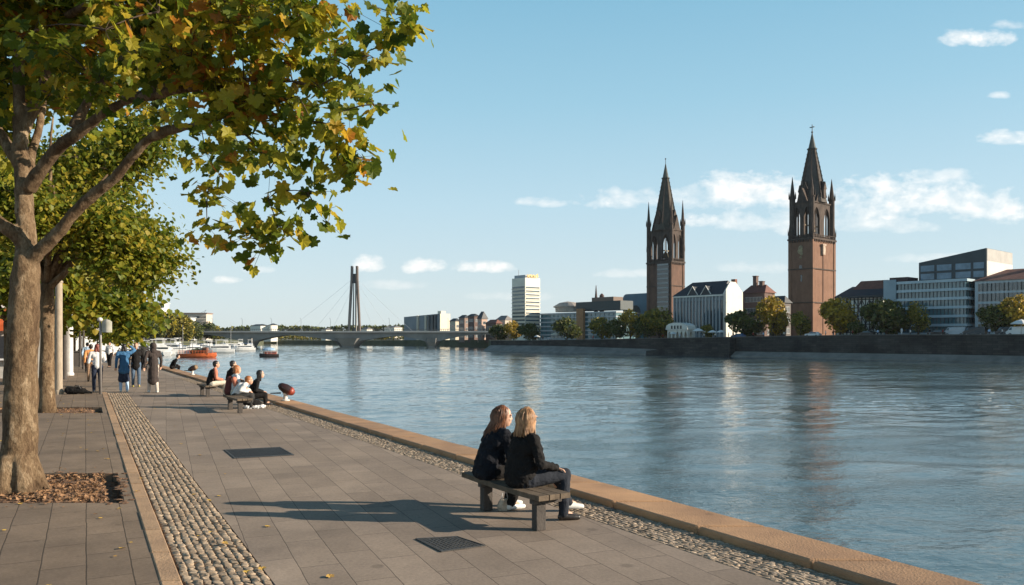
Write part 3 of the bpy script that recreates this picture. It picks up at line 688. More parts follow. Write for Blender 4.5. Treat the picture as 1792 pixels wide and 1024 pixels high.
# fallen leaves
lm2 = mat('fallen_leaf', (.55, .36, .06), (.35, .19, .05), .8, 8, world=True); r_ = random.Random(77); b = MB()
for k in range(150):
    y = r_.uniform(6, 26); u = r_.gauss(-.6, 1.6)
    if k % 4 == 0: u = r_.uniform(.2, 5.5)
    if u < -6: continue
    if any(a < y < c_ for a, c_ in HOLES) and u < .5: continue
    if y < 16 and u > 2.2: continue
    add_leaf(b, Vector((AK * y + u, y, .03 if CK1 < u < CK2 else (.022 if CK0 < u < CK1 else .012))), r_.uniform(.022, .05), Matrix.Rotation(r_.uniform(0, 6), 3, 'Z') @ Matrix.Rotation(r_.gauss(0, .12), 3, 'X'), 0)
tag(b.build('fallen_leaves', lm2), 'small yellow leaves scattered over the paving', 'fallen leaves', kind='stuff')

# ------------------------------------------------------------------ far trees
FTG = {}
def far_tree(px, ytop, ybase, Y, wpx, col, label, group, name='round_tree', base_z=None, n=1500, wide=1.0):
    base = ray(px, ybase, Y)
    if base_z is not None: base.z = base_z
    top = ray(px, ytop, Y).z; H = top - base.z; rad = wpx / 2 / F * Y
    key = int(px * 7 + ytop); r_ = random.Random(key); b = MB(); c = Vector((0, 0, H * .53)); hz = H * .50
    lob = [(c, rad * .8, hz * .82)]
    for k in range(13):
        a = k * 2.399 + r_.random(); zz = -.95 + 1.8 * ((k * .618 + .1) % 1); rr = math.sqrt(max(.12, 1 - zz * zz * .8)); q = r_.uniform(.28, .46)
        lob.append((c + Vector((math.cos(a) * rr * rad * .68, math.sin(a) * rr * rad * .68, zz * hz * .66)), rad * q, hz * q * .9))
    s = max(.30, rad * .10)
    for k in range(int(n * 1.5)):
        lc, lr, lz = lob[0 if r_.random() < .2 else r_.randrange(len(lob))]; d = Vector((r_.gauss(0, 1), r_.gauss(0, 1), r_.gauss(0, 1))).normalized() * (r_.uniform(.55, 1.08))
        add_leaf(b, lc + Vector((d.x * lr, d.y * lr, d.z * lz)), s * r_.uniform(.6, 1.4), rmat(r_), 2)
    t = thing(name, label, 'tree', base, group=group)
    b.build('crown', FT[col], t)
    tb = MB(); tb.tube([(0, 0, -.3), (.1, 0, H * .3), (0, .1, H * .6)], [H * .03, H * .022, H * .012], 6)
    for k in range(4):
        a = k * 1.6 + r_.random(); tb.tube([(.08, 0, H * .26), (math.cos(a) * rad * .35, math.sin(a) * rad * .35, H * .5), (math.cos(a) * rad * .6, math.sin(a) * rad * .6, H * .68)], [H * .014, H * .01, H * .004], 4)
    tb.build('trunk', TWIG, t); return t
def fb(px, off): 
    Y = bankY(px); p = bankpt(Y, off); return p
def bank_tree(px, ytop, wpx, col, label, off=9, n=1500):
    k = (px - 896) / F; Yb = bankY(px) + off * 1.15
    t = far_tree(px, ytop, 590, Yb, wpx, col, label, 'trees along the far quay', base_z=zland(Yb) - .1, n=n)
bank_tree(872, 566, 34, 'green', 'dark green tree at the right end of the bridge')
bank_tree(898, 560, 34, 'yellow', 'small yellow tree in front of the pale high-rise', 12)
bank_tree(926, 563, 44, 'green', 'dark tree right of the yellow one below the high-rise')
bank_tree(992, 553, 52, 'green', 'wide dark green tree left of the orange-brown pillar')
bank_tree(1052, 552, 44, 'olive', 'olive tree just right of the orange-brown pillar')
bank_tree(1078, 556, 40, 'green', 'dark tree standing left of the tall golden tree on the quay', 7)
bank_tree(1103, 539, 46, 'yellow', 'tall golden tree in front of the blue arched building', 14)
bank_tree(1128, 552, 42, 'green', 'low dark tree between the golden tree and the left church tower', 6)
bank_tree(1153, 534, 62, 'olive', 'broad olive-topped tree at the foot of the left church tower', 9, 2000)
bank_tree(1302, 540, 66, 'green', 'broad green tree in front of the white gable', 9, 2000)
bank_tree(1352, 513, 58, 'yellow', 'tall autumn-yellow tree left of the right church tower', 13, 2200)
bank_tree(1401, 541, 38, 'olive', 'small round tree at the left foot of the right church tower', 8)
bank_tree(1470, 517, 66, 'yellow', 'large golden tree just right of the right church tower', 9, 2400)
bank_tree(1551, 520, 78, 'green', 'large dark green tree in front of the half-timbered house', 8, 2600)
bank_tree(1607, 525, 40, 'olive', 'narrow yellow-green tree beside the large dark green one', 9)
bank_tree(1744, 532, 60, 'green', 'dark green tree before the white office block at the right edge', 8, 2000)
bank_tree(1786, 512, 66, 'yellow', 'yellow-topped tree cut by the right edge of the picture', 9, 2000)
bank_tree(1500, 560, 34, 'green', 'low dark bush between the golden tree and the large green tree', 5)
bank_tree(1238, 566, 26, 'olive', 'small olive tree beside the white pavilion', 6)
# left bank, beyond the bend
G = 'trees on the left bank beyond the moored boats'
for i, (px, yt, w, Y, col) in enumerate(((180, 500, 84, 107, 'olive'), (214, 518, 78, 395, 'olive'), (243, 527, 62, 400, 'green'), (268, 545, 52, 405, 'green'), (290, 543, 54, 425, 'olive'), (317, 549, 50, 430, 'olive'), (338, 560, 40, 450, 'green'), (360, 562, 42, 480, 'green'), (376, 568, 30, 500, 'olive'))):
    far_tree(px, yt, 597, Y, w, col, 'leafy tree on the left bank, %s' % ['nearest to the promenade row', 'right behind the nearest bank tree', 'third one towards the bridge', 'under the white flat-roofed building', 'between the white building and the beige one', 'in front of the long beige building', 'just past the beige building', 'short of the bridge end', 'touching the left end of the bridge'][i], G, name='bank_tree', base_z=-.15, n=2600 if i < 6 else 1200)
def belt(name, label, x0, x1, y0, y1, h0, h1, n, s, col, seed, z=-.5):
    b = MB(); r_ = random.Random(seed)
    for k in range(n):
        u = r_.random(); x = x0 + (x1 - x0) * u; y = y0 + (y1 - y0) * u + r_.uniform(-8, 8)
        h = h0 + (h1 - h0) * (.5 + .5 * noise.noise(Vector((x * .06, y * .02, seed)))) + r_.gauss(0, .5)
        add_leaf(b, Vector((x, y, z + h * r_.random() ** .5)), s * r_.uniform(.6, 1.4), rmat(r_), 2)
    tag(b.build(name, FT[col]), label, 'woods', kind='stuff')
belt('distant_woods', 'distant line of low trees behind the bridge', -330, 60, 800, 860, 9, 17, 9000, 1.8, 'green', 3)
belt('shore_bushes', 'strip of bushes on the far shore seen under the bridge', -270, -40, 768, 700, 3, 7, 3500, 1.1, 'olive', 8, -1)
belt('park_woods', 'dark mass of trees far behind the tree row on the left', -75, -190, 95, 300, 6, 13, 7000, .9, 'green', 9, -.2)
# ------------------------------------------------------------------ people
SKIN = mat('skin', (.60, .36, .25), (.52, .30, .20), .55, 8)
def cloth(name, c, c2=None, rough=.9, sc=9, bump=.35):
    m = mat(name, c, c2 or tuple(x * .7 for x in c), rough, sc, bump=bump, bsc=70, spec=.2); return m
BLACK = cloth('black_cloth', (.016, .0145, .014), (.010, .009, .009)); NAVY = cloth('navy_cloth', (.035, .045, .075), (.02, .027, .05))
WHITEC = cloth('white_cloth', (.72, .71, .70), (.60, .60, .60)); BLUEC = cloth('blue_cloth', (.06, .17, .32), (.035, .10, .20)); PALEB = cloth('pale_blue_cloth', (.45, .60, .78), (.36, .5, .68))
DENIM = cloth('denim', (.030, .034, .044), (.018, .021, .028), sc=16); CORAL = cloth('coral_cloth', (.68, .25, .16), (.5, .17, .11)); CREAM = cloth('cream_cloth', (.70, .64, .52), (.58, .52, .42))
BROWNC = cloth('brown_coat', (.065, .05, .045), (.04, .032, .03)); REDC = cloth('red_cloth', (.38, .05, .035), (.25, .03, .02)); ORANGEC = cloth('orange_cloth', (.70, .33, .13), (.55, .25, .1)); GREYC = cloth('grey_cloth', (.22, .22, .23))
CHAR = cloth('charcoal_cloth', (.05, .048, .046), (.03, .03, .03))
LEATHER = mat('dark_leather', (.03, .025, .022), None, .4, 10); SNEAK = mat('white_shoe', (.80, .78, .74), (.66, .64, .6), .5, 10)
def hairmat(name, c, c2):
    m, nt, b = newmat(name); v = coords(nt, (60, 60, 4)); n = N(nt, 'ShaderNodeTexNoise', _Scale=1.0, _Detail=4.0); nt.links.new(v, n.inputs[0])
    r = ramp(nt, n.outputs[0], [(.35, c2), (.65, c)]); nt.links.new(r.outputs[0], b.inputs['Base Color']); b.inputs['Roughness'].default_value = .45
    bp = N(nt, 'ShaderNodeBump', _Strength=.5, _Distance=.01); nt.links.new(n.outputs[0], bp.inputs['Height']); nt.links.new(bp.outputs[0], b.inputs['Normal']); return m
HB = hairmat('blonde_hair', (.50, .28, .135), (.19, .09, .042)); HR = hairmat('chestnut_hair', (.22, .085, .035), (.08, .032, .016)); HD = hairmat('black_hair', (.02, .016, .014), (.01, .008, .007)); HG = hairmat('ginger_hair', (.42, .16, .05), (.22, .075, .025))

def V3(*a): return Vector(a)
def lerp(a, b, t): return a * (1 - t) + b * t
def make_person(label, loc, heading, J, top=BLACK, bottom=DENIM, hair=HD, shoes=LEATHER, hem=.0, sleeve=1.0, hairlen=0, group=None, voxel=.014, skirt=None, bottomlen=1.0, fat=1.0, near=False, turn=0, hat=None, vest=None, shoes2=None, hairdrop=.0, pitch=0, toes=None, arm_mat=None, bottom_legs=None):
    """J: joints in metres, +x is forward and +y the person's left"""
    t = thing('person', label, 'person', loc, heading, group)
    J = {k: Vector(v) for k, v in J.items()}; pe, ch, ne, he = J['pel'], J['che'], J['nec'], J['hea']
    f = Vector((1, 0, 0)); TR = Matrix.Rotation(turn, 3, 'Z') @ Matrix.Rotation(pitch, 3, 'Y')
    def hd(x, y, z): return he + TR @ Vector((x, y, z))
    te = [0, math.degrees(pitch), math.degrees(turn)]
    # body
    B = [('c', pe, ch, .115 * fat, .105 * fat), ('c', ch + V3(0, .07, .03), ch + V3(0, -.07, .03), .10 * fat, .10 * fat), ('c', ch, ne, .08, .055), ('c', ne, hd(-.015, 0, -.07), .052, .048),
         ('e', hd(-.012, 0, .035), (.098, .077, .098), te), ('e', hd(.028, 0, -.038), (.066, .056, .078), te), ('c', hd(.055, 0, -.085), hd(.062, 0, -.088), .024, .018),
         ('c', hd(.084, 0, .02), hd(.098, 0, -.018), .009, .012), ('c', hd(.085, .018, -.055), hd(.085, -.018, -.055), .011, .011), ('c', hd(.085, .012, -.043), hd(.085, -.012, -.043), .009, .009),
         ('c', hd(.074, .045, .032), hd(.078, -.045, .032), .013, .013)]
    for s in (1, -1):
        B.append(('e', hd(-.005, .078 * s, -.005), (.018, .012, .032), te)); B.append(('e', hd(.065, .032 * s, -.025), (.022, .02, .02), te))
    for s, k in ((1, 'L'), (-1, 'R')):
        sh, el, ha, hi, kn, an = J['sh' + k], J['el' + k], J['ha' + k], J['hi' + k], J['kn' + k], J['an' + k]
        B += [('c', ch + V3(0, .06 * s, .05), sh, .06, .055), ('c', sh, el, .048, .036), ('c', el, ha, .036, .024), ('c', pe, hi, .10, .09), ('c', hi, kn, .082, .05), ('c', kn, an, .05, .032), ('c', an, an + V3(.09, 0, -.03), .032, .028)]
        calf = lerp(kn, an, .3); B.append(('e', calf - V3(.012, 0, 0), (.052, .048, .09), None))
        d = (ha - el).normalized(); pd = (d + V3(0, 0, -.35)).normalized() if near else d
        side = pd.cross(V3(0, 0, 1)); side = side.normalized() if side.length > .2 else V3(0, 1, 0); side = side if side.y * s < 0 else -side
        pc = ha + pd * .045; nrm = pd.cross(side).normalized()
        if nrm.z < 0: nrm = -nrm
        for u in (-.028, -.010, .010, .028): B.append(('c', ha + side * u * .5, ha + pd * .085 + side * u, .0135, .0115))
        if near:
            for i, (u, l) in enumerate(((-.030, .058), (-.010, .074), (.010, .082), (.030, .072))):
                a = ha + pd * .088 + side * u; c1 = a + (pd + nrm * -.15) * l * .5; c2 = c1 + (pd - nrm * .8).normalized() * l * .42
                B += [('c', a, c1, .0098, .0088), ('c', c1, c2, .0088, .0072)]
            a = ha + pd * .022 + side * -.03; c1 = a + (pd * .6 - side * .8).normalized() * .04; c2 = c1 + (pd * .9 - side * .3 - nrm * .4).normalized() * .032
            B += [('c', a, c1, .0125, .0105), ('c', c1, c2, .0105, .008)]
        else:
            for u, l in ((-.024, .05), (-.008, .065), (.008, .07), (.024, .06)):
                a = ha + pd * .085 + side * u; B.append(('c', a, a + (pd - nrm * .5) * l * .6, .0095, .008))
            a = ha + pd * .02 - side * .025; B.append(('c', a, a + pd * .05 - side * .03, .012, .009))
    organic('body', B, SKIN, t, voxel=.006 if near else .011, it=2)
    if near:                                           # eyes and brows
        for s in (1, -1): e = MB(); e.ball(hd(.074, .032 * s, .010), .0125, 10, 6); e.build('eye', mat('eye', (.6, .55, .5), (.25, .18, .14), .2, 90), t, smooth=True)
    # top
    Tm = [('c', lerp(pe, ch, .1), ch, (.18 if near else .155) * fat, (.155 if near else .135) * fat), ('c', ch + V3(0, .085, .03), ch + V3(0, -.085, .03), .118 * fat, .118 * fat), ('c', ch + V3(-.01, 0, .05), ne + V3(-.01, 0, -.015), .105, .07), ('e', lerp(pe, ch, .45), (.135 * fat, .165 * fat, .22), None)]
    for s, k in ((1, 'L'), (-1, 'R')):
        sh, el, ha = J['sh' + k], J['el' + k], J['ha' + k]
        Tm += [('c', ne + V3(-.01, .03 * s, -.02), sh, .07, .068), ('c', sh, el, .068, .055)]
        if sleeve > .5: Tm += [('c', el, lerp(el, ha, .93), .054, .042)]
    if hem:
        sit = J['knL'].x > .3
        if sit: Tm += [('c', pe + V3(-.02, .05, 0), pe + V3(.06, .07, -.02), .14, .11), ('c', pe + V3(-.02, -.05, 0), pe + V3(.06, -.07, -.02), .14, .11), ('e', pe + V3(-.02, 0, -.02), (.16, .19, .10), None)]
        else: Tm += [('c', lerp(pe, ch, .3), lerp(pe, V3(0, 0, .45), hem), .165 * fat, .175), ('c', lerp(pe, V3(0, 0, .45), hem) + V3(0, .05, 0), lerp(pe, V3(0, 0, .45), hem) + V3(0, -.05, 0), .15, .15)]
    jk = organic('jacket' if hem or sleeve > .5 else 'shirt', Tm, top, t, voxel=voxel * .7 if near else voxel, it=3, disp=(.04 if near else .02, .07 if near else .12))
    if near:
        cl = organic('collar', [('c', ne + V3(-.045, .035, -.005), ne + V3(-.045, -.035, -.005), .034, .034), ('c', ne + V3(-.04, .04, -.005), ne + V3(.03, .06, -.03), .03, .026), ('c', ne + V3(-.04, -.04, -.005), ne + V3(.03, -.06, -.03), .03, .026)], top, jk, voxel=.008, it=3)
    # bottom
    Bm = [('c', pe + V3(0, .05, 0), pe + V3(0, -.05, 0), .13 * fat, .13 * fat)]
    for s, k in ((1, 'L'), (-1, 'R')):
        hi, kn, an = J['hi' + k], J['kn' + k], J['an' + k]
        Bm += [('c', pe, hi, .12, .11), ('c', hi, kn, .105, .073)]
        if bottomlen > .5: Bm += [('c', kn, lerp(kn, an, 1.02 * bottomlen), .072, .056)]
    if skirt is not None: Bm += [('c', pe, lerp(J['knL'], J['anL'], skirt) + V3(0, -.03, 0), .13, .13), ('c', pe, lerp(J['knR'], J['anR'], skirt) + V3(0, .03, 0), .13, .13)]
    organic('trousers' if skirt is None else 'skirt', Bm, bottom, t, voxel=voxel * .7 if near else voxel, it=3, disp=(.018, .07))
    # shoes
    for i, (s, k) in enumerate(((1, 'L'), (-1, 'R'))):
        an = J['an' + k]; ta = (toes or {}).get(k, 0); d = Matrix.Rotation(ta, 3, 'Z') @ V3(1, 0, 0); z = an.z - .055
        lift = (toes or {}).get('p' + k, 0)
        S = [('c', an + V3(0, 0, -.02), an + d * -.03 + V3(0, 0, -.05), .045, .04), ('c', an + V3(0, 0, -.045), an + d * .12 + V3(0, 0, -.058 - lift), .042, .036), ('c', an + d * .12 + V3(0, 0, -.058 - lift), an + d * .17 + V3(0, 0, -.062 - lift), .036, .028)]
        sh_ = organic('shoe', S, (shoes2 if (shoes2 and k == 'L') else shoes), t, voxel=.008 if near else .012, it=2)
    # hair
    if hair:
        Hm = [('e', hd(-.03, 0, .045), (.104, .089, .10), te), ('e', hd(-.05, 0, 0), (.075, .086, .09), te)]
        if hairlen:
            L_ = hairlen
            Hm += [('c', hd(-.055, .035, -.02), hd(-.07 - hairdrop, .045, -.04 - L_ * .75), .062, .05), ('c', hd(-.055, -.035, -.02), hd(-.07 - hairdrop, -.045, -.04 - L_ * .75), .062, .05),
                   ('c', hd(.0, .075, .0), hd(.0, .085, -.05 - L_ * .6), .026, .022), ('c', hd(.0, -.075, .0), hd(.0, -.085, -.05 - L_ * .6), .026, .022)]
        h = organic('hair', Hm, hair, t, voxel=.008 if near else .012, it=3)
        if hairlen and near:
            sb = MB(); r_ = random.Random(len(label))
            for i in range(420):
                a = r_.uniform(-2.75, 2.75) + math.pi; fr = abs(math.cos(a / 1)); ca, sa = math.cos(a), math.sin(a)
                if ca > .45: continue
                p0 = hd(-.02 + r_.uniform(-.02, .02), r_.uniform(-.02, .02), .142)
                p1 = hd(-.03 + ca * .112, sa * .098, .06 + r_.uniform(-.02, .02)); p2 = hd(-.045 + ca * .108, sa * .104, -.05)
                l2 = L_ * r_.uniform(.72, 1.02); p3 = hd(-.05 - hairdrop * .5 + ca * .11, sa * .112 + r_.gauss(0, .008), -.05 - l2 * .5); p4 = hd(-.055 - hairdrop + ca * .10 + r_.gauss(0, .012), sa * .105 + r_.gauss(0, .016), -.06 - l2)
                pts = []
                for (q0, q1, q2) in ((p0, p1, p2), (p2, p3, p4)):
                    mid = q1 * 2 - (q0 + q2) / 2 if q0 is p0 else q1
                    pts += bez(q0, mid, q2, 4)[:-1]
                pts.append(p4); n = len(pts)
                sb.tube(pts, [.0055 * (1 - .75 * (j / n) ** 2) for j in range(n)], 4, cap=False)
            sb.build('hair_strands', hair, h, smooth=True)
    return t
def stand(h=1.72, stride=.0, lift=0, lean=0.0, arms=None, sw=.2, elbows=.1):
    k = h / 1.72
    J = dict(pel=(0, 0, .93), che=(lean * .5, 0, 1.27), nec=(lean, 0, 1.46), hea=(lean + .02, 0, 1.605), shL=(lean, sw, 1.40), shR=(lean, -sw, 1.40), elL=(-.06 - stride * .25, .25, 1.12), elR=(-.02 + stride * .25, -.25, 1.12), haL=(.06 - stride * .4, .26, .88), haR=(.06 + stride * .4, -.26, .88),
             hiL=(0, .09, .90), hiR=(0, -.09, .90), knL=(.05 + stride * .45, .10, .49), knR=(.04 - stride * .2, -.10, .49), anL=(stride, .10, .085), anR=(-stride, -.10, .085 + lift))
    if arms: J.update(arms)
    return {a: tuple(x * k for x in v) for a, v in J.items()}
HE = math.atan2(.50, .86)                              # square to the quay, towards the water

# --- the bench in front
WOOD = brickmat('weathered_bench_wood', (.20, .15, .105), (.13, .098, .07), (.03, .025, .02), bw=3, rh=.5, msize=.002, dirt=.45, bump=.5, dsc=6)
WOODD = mat('dark_bench_post', (.085, .07, .06), (.045, .038, .033), .8, 5, bump=.6, bsc=30, stretch=(4, 4, 1))
BD = Vector((-.521, .853, 0)); BC = Vector((.445, 8.38, 0)) + BD * .85
def bench(label, c, L=1.72, W=.40, zt=.385, ang=None, group='benches along the quay'):
    a = math.atan2(BD.y, BD.x) if ang is None else ang
    t = thing('bench', label, 'bench', c, a, group)      # x along the bench, -y towards the water
    for k in range(3):
        w = (W - .03) / 3; y = -W / 2 + w / 2 + k * (w + .015); b = MB(); n = 10
        for i in range(n):                             # the seat sags slightly and its ends curl up
            x0 = -L / 2 + L * i / n; x1 = x0 + L / n; f = lambda x: zt + .012 * (2 * x / L) ** 2
            b.hexa([(x0, y - w / 2, f(x0) - .055), (x0, y + w / 2, f(x0) - .055), (x0, y + w / 2, f(x0)), (x0, y - w / 2, f(x0))], [(x1, y - w / 2, f(x1) - .055), (x1, y + w / 2, f(x1) - .055), (x1, y + w / 2, f(x1)), (x1, y - w / 2, f(x1))])
        b.build('seat_plank', WOOD, t)
    for x in (-L / 2 + .17, L / 2 - .42):
        b = MB(); b.box((x, .09, (zt - .10) / 2), (.10, .12, zt - .10)); b.build('leg', WOODD, t, bevel=.008)
        b = MB(); b.box((x, 0, zt - .08), (.085, W - .04, .045)); b.build('crossbar', WOODD, t)
    return t
bench('low weathered wooden bench under the two women in the foreground', BC)

# --- two women
Rz = Matrix.Rotation(-HE, 3, 'Z')
JR = dict(pel=(-.02, 0, .48), che=(.02, 0, .79), nec=(.045, 0, .965), hea=(.075, 0, 1.125), shL=(.035, .20, .91), shR=(.035, -.20, .91), elL=(.10, .26, .66), elR=(.07, -.27, .66), haL=(.33, .12, .60), haR=(.345, -.17, .585),
          hiL=(.03, .09, .475), hiR=(.03, -.09, .475), knL=(.47, .10, .50), knR=(.47, -.14, .50), anL=(.70, .13, .115), anR=(.40, -.22, .09))
make_person('blonde woman in a black coat and dark jeans sitting nearer on the front bench', (.12, 8.90, 0), HE, JR, BLACK, DENIM, HB, LEATHER, hem=.5, hairlen=.125, near=True, voxel=.012, fat=1.1, turn=R(12), shoes2=SNEAK, toes={'R': -.35, 'L': -.3})
JL = dict(pel=(-.04, 0, .48), che=(.05, 0, .79), nec=(.12, 0, .95), hea=(.175, 0, 1.095), shL=(.11, .18, .905), shR=(.10, -.18, .90), elL=(.18, .22, .66), elR=(.15, -.22, .65), haL=(.38, .10, .58), haR=(.38, -.10, .575),
          hiL=(.02, .09, .475), hiR=(.02, -.09, .475), knL=(.40, .12, .49), knR=(.40, -.10, .49), anL=(.30, .10, .09), anR=(.22, -.10, .09))
make_person('woman with long chestnut hair in a black jacket, farther one on the front bench', (-.25, 9.42, 0), HE, JL, cloth('black_jacket', (.016, .018, .024), (.010, .010, .013)), BLACK, HR, SNEAK, hem=.5, hairlen=.20, near=True, voxel=.012, fat=1.02, turn=R(-20), hairdrop=.06, pitch=R(4))
bg_ = at(886, 893)
t = thing('paper_bag', 'crumpled white bag standing under the front bench', 'bag', (bg_.x - .02, bg_.y + .02, 0), .5)
b = MB(); pr_ = [(.085, 0), (.10, .05), (.08, .10), (.055, .13)]; b.lathe((0, 0, 0), pr_, 10, 0, 1, .6); o = b.build('bag_body', mat('crumpled_paper', (.68, .58, .46), (.34, .27, .2), .8, 14, bump=1, bsc=20), t)
b = MB(); b.tube([(-.04, 0, .14), (-.03, 0, .20), (.03, 0, .20), (.04, 0, .14)], .006, 6); b.build('handle', WHITEC, t)

# --- bench further back with its group
c2 = at(398, 722); C2 = Vector((c2.x, c2.y + .05, 0)) + BD * .55
bench('low bench further along the quay carrying the seated group', C2 + Vector((.38, 0, 0)), L=1.8)
c3 = at(352, 694); bench('low dark bench behind the group, under the person in the dark vest', Vector((c3.x + .3, c3.y, 0)) + BD * .5, L=1.6)
def sit(lean=.04, z=.46, leg=.44, arms=None, h=1.0):
    J = dict(pel=(0, 0, z), che=(lean, 0, z + .31), nec=(lean * 2, 0, z + .49), hea=(lean * 2.5 + .02, 0, z + .64), shL=(lean * 1.8, .18, z + .43), shR=(lean * 1.8, -.18, z + .43), elL=(.13, .22, z + .18), elR=(.13, -.22, z + .18), haL=(.34, .10, z + .13), haR=(.34, -.10, z + .13),
             hiL=(.03, .09, z), hiR=(.03, -.09, z), knL=(leg, .11, z + .03), knR=(leg, -.11, z + .03), anL=(leg + .03, .11, .09), anR=(leg + .0, -.11, .09))
    if arms: J.update(arms)
    return J
def P2(px, py, z=0): p = at(px, py, z); return (p.x, p.y, 0)
p = at(362, 696); make_person('person in a black vest with coral sleeves and cream trousers in the seated group', (p.x, p.y + .4, 0), HE, sit(.06), CORAL, CREAM, HD, LEATHER, group='people sitting at the quay', turn=R(-10))
vest_root = [o for o in bpy.data.objects if o.get('label', '').startswith('person in a black vest with coral')][0]
organic('vest', [('c', (0, 0, .50), (.07, 0, .80), .175, .155), ('c', (.07, .09, .82), (.07, -.09, .82), .135, .135)], BLACK, vest_root, voxel=.014, it=3)
p = at(378, 697); make_person('person all in black sitting behind the one with coral sleeves, arm forward', (p.x + .12, p.y + .9, 0), HE, sit(.05, h=.9), BLACK, BLACK, HD, LEATHER, group='people sitting at the quay')
p = at(396, 716); make_person('ginger-haired person in a white top and coral scarf amid the seated group', (p.x + .05, p.y + .35, 0), HE + .1, sit(.05), WHITEC, CREAM, HG, LEATHER, group='people sitting at the quay', hairlen=.03)
g = [o for o in bpy.data.objects if o.get('label', '').startswith('ginger-haired person in a white')][0]
organic('waistcoat', [('c', (-.07, .02, .48), (-.04, .03, .80), .16, .13), ('c', (-.03, .10, .80), (-.03, -.02, .80), .11, .11)], mat('dark_red_wool', (.13, .03, .025), None, .9), g, voxel=.014, it=3)
organic('scarf', [('c', (.0, -.17, .83), (.06, -.20, .68), .085, .085)], CORAL, g, voxel=.014, it=3)
p = at(432, 712); make_person('person with long black hair crouched at the right of the group', (p.x - .05, p.y + .55, 0), HE - .2, sit(.10, z=.28, leg=.40), BLACK, BLACK, HD, LEATHER, group='people sitting at the quay', hairlen=.22)
p = at(418, 716); make_person('person in white leaning forward on the near end of the group', (p.x - .12, p.y + .12, 0), HE - .3, sit(.13, z=.36, leg=.42, arms=dict(hea=(.36, 0, .80), nec=(.28, 0, .72), che=(.13, 0, .60), shL=(.24, .18, .68), shR=(.24, -.18, .68))), WHITEC, CHAR, HG, LEATHER, group='people sitting at the quay')
p = at(440, 716)
t = thing('rucksack', 'black bag with a white jacket spread under it on the paving beside the group', 'bag', (p.x, p.y + .2, 0), .3)
organic('bag_body', [('c', (-.16, 0, .20), (.12, 0, .13), .14, .10), ('c', (-.05, .1, .16), (.1, .06, .14), .12, .10)], BLACK, t, voxel=.015, it=4, disp=(.05, .1))
organic('white_jacket', [('c', (-.20, -.06, .05), (.24, -.08, .05), .06, .05), ('c', (.2, -.05, .08), (.30, 0, .05), .05, .04)], WHITEC, t, voxel=.012, it=2, disp=(.07, .06))

# --- walkers
GW = 'people walking on the promenade'
AH = math.atan2(.87, -.5)                              # away along the promenade
def wp(px, py): p = at(px, py); return (p.x, p.y, 0)
make_person('auburn-haired person in a white top and dark trousers walking behind the sign post', wp(170, 687), AH, stand(1.78, .06, arms=dict(haL=(.28, .16, 1.12), haR=(.28, -.16, 1.12), elL=(.02, .27, 1.08), elR=(.02, -.27, 1.08))), WHITEC, NAVY, hairmat('auburn_hair', (.22, .05, .03), (.10, .02, .015)), LEATHER, group=GW, hairlen=.12)
make_person('person in a blue jacket and dark blue skirt, one arm raised to the head', wp(217, 686), AH, stand(1.78, .08, arms=dict(elR=(.10, -.36, 1.50), haR=(.06, -.20, 1.66))), BLUEC, NAVY, HD, SNEAK, group=GW, hairlen=.10, skirt=.1, bottomlen=.2, hem=.3)
for o in bpy.data.objects:
    if o.get('label', '').startswith('person in a blue jacket and dark blue skirt'): skroot = o
Jt = stand(1.78, .08)
organic('tights', [q for k in 'LR' for q in (('c', Jt['kn' + k], Jt['an' + k], .066, .052),)], PALEB, skroot, voxel=.014, it=2)
make_person('person in an open black jacket and jeans with yellow shoes walking towards the camera', wp(238, 677), AH + math.pi, stand(1.80, .10, arms=dict(elL=(-.04, .29, 1.13), haL=(.08, .30, .90))), BLACK, cloth('washed_denim', (.10, .15, .22)), hairmat('sandy_hair', (.3, .12, .06), (.18, .07, .03)), mat('yellow_shoe', (.62, .5, .12), None, .5), group=GW, hem=.25, fat=1.08)
make_person('tall person in a long dark brown hooded coat and pale trousers', wp(268, 687), AH + .15, stand(1.82, .14, arms=dict(elL=(-.10, .29, 1.12), elR=(.03, -.28, 1.12), haL=(-.06, .30, .88), haR=(.12, -.28, .90))), BROWNC, mat('pale_trousers', (.62, .53, .45), (.48, .40, .34), .9), HD, SNEAK, group=GW, hem=1.0, fat=1.12)
hd_ = [o for o in bpy.data.objects if o.get('label', '').startswith('tall person in a long dark')][0]
organic('hood', [('e', (-.01, 0, 1.72), (.14, .12, .14), None), ('c', (0, 0, 1.62), (0, 0, 1.52), .11, .13)], BROWNC, hd_, voxel=.014, it=3)
make_person('person in an orange shirt half hidden behind the white-topped walker', wp(159, 668), AH, stand(1.70, .1), ORANGEC, mat('tan_trousers', (.35, .22, .14), None, .9), HD, LEATHER, group=GW)
make_person('person in a white shirt and black trousers further off between the front walkers', wp(192, 643), AH + 2.6, stand(1.72, .1), WHITEC, BLACK, HD, LEATHER, group=GW)
make_person('person in pale blue far along the promenade beside the white awning', wp(153, 652), AH - .3, stand(1.72, .14), PALEB, DENIM, HD, LEATHER, group=GW)
make_person('person in dark clothes walking far off between the blue skirt and the brown coat', wp(252, 648), AH, stand(1.76, .16), CHAR, BLACK, HD, LEATHER, group=GW)
# two dark figures perched on the quay edge
def edge(Y, c=7.05): return (AQ * Y + c, Y, .085)
JS = dict(sit(.14, z=.12, leg=.36), anL=(.34, .11, -.22), anR=(.36, -.11, -.22), knL=(.42, .11, .14), knR=(.42, -.11, .14))
p = make_person('dark hunched figure sitting on the quay edge just right of the brown-coated walker', edge(49), HE, JS, BLACK, BLACK, HD, LEATHER, group='figures on the quay edge')

